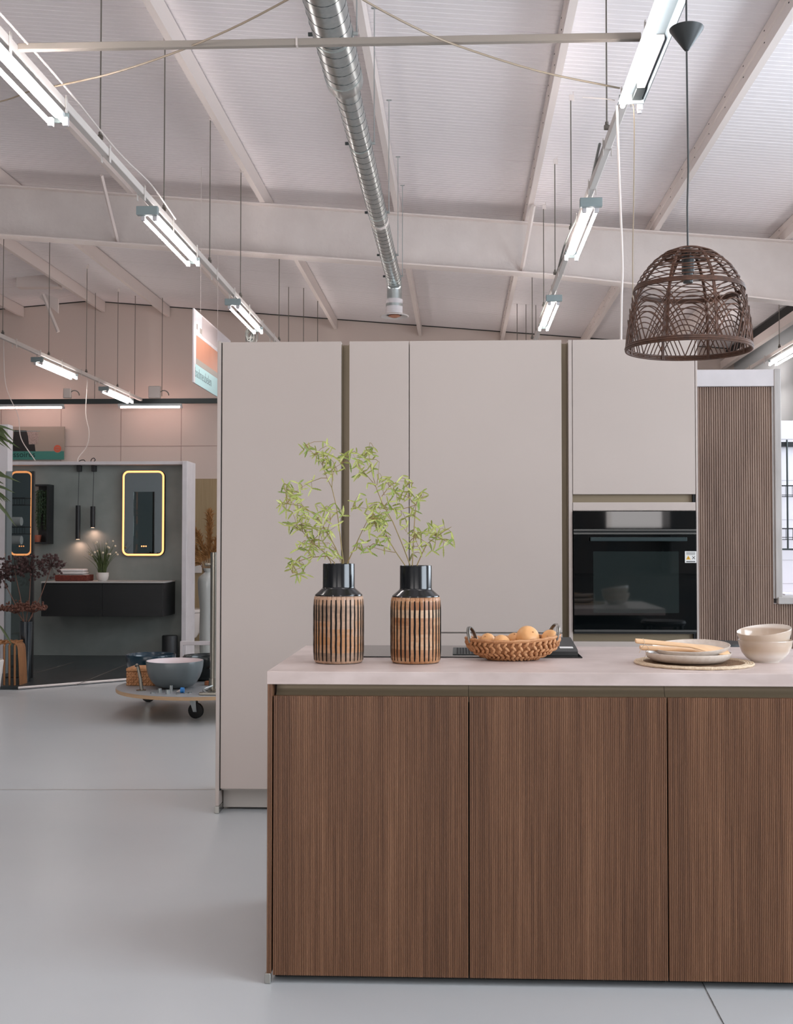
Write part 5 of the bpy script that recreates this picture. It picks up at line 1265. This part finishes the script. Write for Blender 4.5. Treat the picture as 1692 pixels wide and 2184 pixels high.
# ------------------------------------------------------------------ trolley with basins
TX, TY, TR, TZ = -1.965, 8.70, .68, .205
tr = thing('round_trolley', (TX, TY, 0), 'round grey-topped plywood trolley on black castors', 'trolley')
B().lathe([(0, TZ - .028), (TR - .001, TZ - .028), (TR, TZ - .027), (TR, TZ - .002), (0, TZ - .002)], (TX, TY, 0), 80).build('plywood_board', m_ply, tr, smooth=True, ang=30)
B().lathe([(0, TZ - .0018), (TR - .002, TZ - .0018), (TR - .002, TZ), (0, TZ)], (TX, TY, 0), 80).build('grey_top', m_plytop, tr)
def castor(x, y, ang):
    c_ = B(); R = Euler((0, 0, ang)).to_matrix()
    ax = R @ Vector((1, 0, 0)); wz = .058; ctr = Vector((x, y, wz))
    w_ = B().tube([ctr - ax * .015, ctr - ax * .012, ctr + ax * .012, ctr + ax * .015], [.05, wz, wz, .05], 28).build('castor_wheel', m_rubber, tr, smooth=True)
    fwd = R @ Vector((0, 1, 0)); b = B()
    for sg in (-1, 1):
        e = ctr + ax * (.019 * sg); t_ = e + Vector((0, 0, .115)) + fwd * .03
        for (p, q_, r_) in ((e - Vector((0, 0, .01)), t_ , .012),):
            b.prism([(0, 0)] * 0 or [(0, 0), (1, 0), (0, 1)], 'z', 0, 1) if False else None
        pts = [e + fwd * -.014 - Vector((0, 0, .008)), e + fwd * .014 - Vector((0, 0, .008)), t_ + fwd * .028, t_ - fwd * .032]
        v0 = [b.bm.verts.new(p - ax * .0015) for p in pts]; v1 = [b.bm.verts.new(p + ax * .0015) for p in pts]
        b.bm.faces.new(v0); b.bm.faces.new(v1[::-1])
        for i in range(4): b.bm.faces.new((v0[i], v1[i], v1[(i + 1) % 4], v0[(i + 1) % 4]))
    b.tube([ctr - ax * .024, ctr + ax * .024], .008, 10); tpz = ctr + Vector((0, 0, .115)) + fwd * .03
    b.obox((tpz.x, tpz.y, tpz.z), (.05, .06, .006), (0, 0, ang))
    k = b.build('castor_fork', m_galv, tr); return k
q = PZ(418, 1532, 0); castor(q.x, q.y, 1.35)
q = PZ(317, 1497, 0); castor(q.x, q.y, 1.65)
castor(TX + .45, TY + .2, .8); castor(TX + .1, TY + .5, 2)
def basin(px, py_rim, r, Y, h, lb, mt, mi, bot=.34, tag_extra=None, z0=TZ):
    x = PY(px, py_rim, Y).x; o = thing('wash_basin', (x, Y, z0), lb, 'basin', 'round wash basins')
    prof = [(0, 0), (r * bot, 0)] + [(r * (bot + (1 - bot) * math.sin(t * PI / 2) ** .8), h * (1 - math.cos(t * PI / 2)) ** .9) for t in (.25, .4, .55, .7, .85, 1.)]
    B().lathe(prof + [(r - .002, h + .004), (r - .007, h + .003)], (x, Y, z0), 56).build('outer_shell', mt, o, smooth=True, ang=50)
    B().lathe([(rr - .010 if rr > .02 else 0, z + .014) for rr, z in prof[:-1]] + [(r - .008, h + .002), (r - .006, h + .0035)], (x, Y, z0), 56).build('inner_bowl', mi, o, smooth=True, ang=50)
    return x
basin(373, 1408, .216, 8.52, .205, 'grey vessel basin with white inside at the front of the trolley', m_bowlgrey, m_basinwhite)
basin(322, 1402, .200, 9.10, .195, 'petrol blue glazed vessel basin behind the woven box', m_bluebowl, m_bluebowl, z0=TZ)
basin(442, 1400, .195, 9.02, .195, 'dark green vessel basin behind the steel tap column', m_greenbowl, m_greenbowl)
# woven box
q0, q1 = PY(270, 1455, 8.62), PY(334, 1455, 8.62)
wbx = thing('woven_box', ((q0.x + q1.x) / 2, 8.75, TZ), 'lidded water hyacinth box beside the grey basin', 'box')
h1 = PY(300, 1433, 8.62).z
B().box(q0.x + .004, q1.x - .004, 8.624, 8.82, TZ + .001, h1, .004).build('box_core', m_basket, wbx)
b = B(); rnd = random.Random(2)
nr = 5
for j in range(nr):
    for i in range(12):
        x = q0.x + (q1.x - q0.x) * (i + .5) / 12; z = TZ + .012 + (h1 - TZ - .024) * j / (nr - 1)
        Rm = Euler((0, .7 * (1 if (i + j) % 2 else -1), 0)).to_matrix(); b.ball((x, 8.621, z), (.0075, .006, .014), 6, 4, Rm)
    for i in range(9):
        y = 8.62 + .2 * (i + .5) / 9; z = TZ + .012 + (h1 - TZ - .024) * j / (nr - 1)
        Rm = Euler((.7 * (1 if (i + j) % 2 else -1), 0, 0)).to_matrix()
        for xx in (q0.x, q1.x): b.ball((xx, y, z), (.006, .0075, .014), 6, 4, Rm)
b.build('weave', m_basket, wbx, smooth=True, ang=80)
z2_ = PY(300, 1428, 8.62).z
b = B().box(q0.x - .004, q1.x + .004, 8.612, 8.83, h1 + .002, z2_ + .012, .008, 2)
b.build('lid', m_basket, wbx, smooth=True)
# small standing tap on the trolley
q = PZ(301, 1473, TZ); o = thing('standing_tap', (q.x, q.y, TZ), 'slim slanted steel spout standing at the left of the trolley', 'tap')
B().lathe([(0, 0), (.036, 0), (.036, .006), (.02, .009), (0, .009)], (q.x, q.y, TZ), 24).build('base_disc', m_steelpost, o, smooth=True)
tt = PY(294, 1419, q.y); B().tube([(q.x + .004, q.y, TZ + .008), (q.x - .006, q.y, TZ + .09), (tt.x, q.y, tt.z - .006), (tt.x - .002, q.y - .016, tt.z + .004), (tt.x - .002, q.y - .04, tt.z)], [.0135, .0125, .0115, .0115, .011], 14).build('spout', m_steelpost, o, smooth=True)
B().tube([(tt.x - .002, q.y - .0402, tt.z), (tt.x - .002, q.y - .041, tt.z)], .0075, 12).build('spout_opening', m_black, o)
# steel tap column
q = PZ(455, 1476, TZ); YQ = q.y
tc = thing('tap_column', (q.x, YQ, TZ), 'tall steel tap column beside the cabinet end panel', 'tap')
z1_ = PY(455, 1178, YQ).z
B().tube([(q.x, YQ, TZ + .1), (q.x, YQ, z1_)], .0255, 24).build('column', m_steelpost, tc, smooth=True)
for zz in (z1_ - .02, z1_ - .028, z1_ - .11, TZ + .17): B().tube([(q.x, YQ, zz), (q.x, YQ, zz + .006)], .028, 24).build('ring', m_steelpost, tc, smooth=True)
B().tube([(q.x, YQ, z1_ - .09), (q.x - .055, YQ, z1_ - .09)], [.012, .010], 12).ball((q.x - .055, YQ, z1_ - .09), .014).build('lever', m_steelpost, tc, smooth=True)
B().lathe([(0, 0), (.06, 0), (.06, .01), (.035, .02), (.032, .1), (0, .1)], (q.x, YQ, TZ + .002), 24).build('base', m_steelpost, tc, smooth=True)
cable('steel_hose', [(q.x, YQ - .03, TZ + .05), (q.x - .05, YQ - .1, TZ + .03), (q.x + .0, YQ - .17, TZ + .012), (q.x + .06, YQ - .13, TZ + .012), (q.x + .09, YQ - .06, TZ + .015)], .008, m_galv, 'coiled metal hose at the foot of the tap column', 'hose')
# flat steel bar
a = PZ(424, 1483, TZ); tag(B().box(a.x, a.x + .24, a.y, a.y + .035, TZ, TZ + .02, .004).build('steel_bar', m_steelpost), 'flat steel bar lying at the trolley front, beside the tap column', 'fitting')
q = PZ(447, 1462, TZ); tag(B().box(q.x - .04, q.x + .10, q.y, q.y + .06, TZ, TZ + .03, .003).build('wood_block', M('wood_block', (142, 84, 50), .6)), 'small brown wood block behind the tap column', 'block')
# towel rail with white square arms
YH = 8.95; a, c = PY(384, 1368, YH), PY(460, 1364, YH)
hr = thing('towel_rail', (a.x, YH, TZ), 'white square-tube spout frame standing behind the grey basin', 'tap')
B().box(a.x, a.x + .025, YH, YH + .025, TZ, a.z, .002).build('upright', m_white, hr); B().box(a.x + .001, c.x, YH + .0005, YH + .0245, a.z - .03, a.z + .001, .002).build('arm', m_white, hr)
# small fittings
def ringfit(px, py, r, h, lb, n=16, hollow=True):
    q = PZ(px, py, TZ); prof = [(r * .6, 0), (r, 0), (r, h), (r * .6, h), (r * .6, 0)] if hollow else [(0, 0), (r, 0), (r, h), (r * .5, h + .003), (0, h + .003)]
    return tag(B().lathe(prof, (q.x, q.y, TZ), n).build('tap_fitting', m_galv, smooth=True), lb, 'fitting', 'small metal fittings')
ringfit(326, 1479, .018, .010, 'flat metal ring on the trolley, nearest the slanted spout')
ringfit(341, 1477, .0145, .030, 'short upright metal sleeve in front of the grey basin', hollow=False)
ringfit(358, 1480, .0165, .030, 'knurled metal collar left of the blue cap', hollow=False)
ringfit(365, 1475, .012, .045, 'taller metal valve just behind the knurled collar', hollow=False)
ringfit(380, 1481, .016, .005, 'thin metal washer in front of the blue cap')
ringfit(397, 1479, .016, .006, 'thin metal washer right of the blue cap')
ringfit(405, 1478, .015, .006, 'overlapping thin washer toward the steel bar')
q = PZ(387, 1478, TZ); o = thing('blue_nozzle', (q.x, q.y, TZ), 'bright blue plastic cap with pale pointed nozzle on the trolley', 'fitting')
B().tube([(q.x - .005, q.y, TZ + .0205), (q.x + .020, q.y, TZ + .0205)], .020, 20).build('cap', m_blue, o, smooth=True)
B().tube([(q.x - .005, q.y, TZ + .018), (q.x - .035, q.y, TZ + .008)], [.010, .003], 12).build('nozzle', m_cable, o, smooth=True)
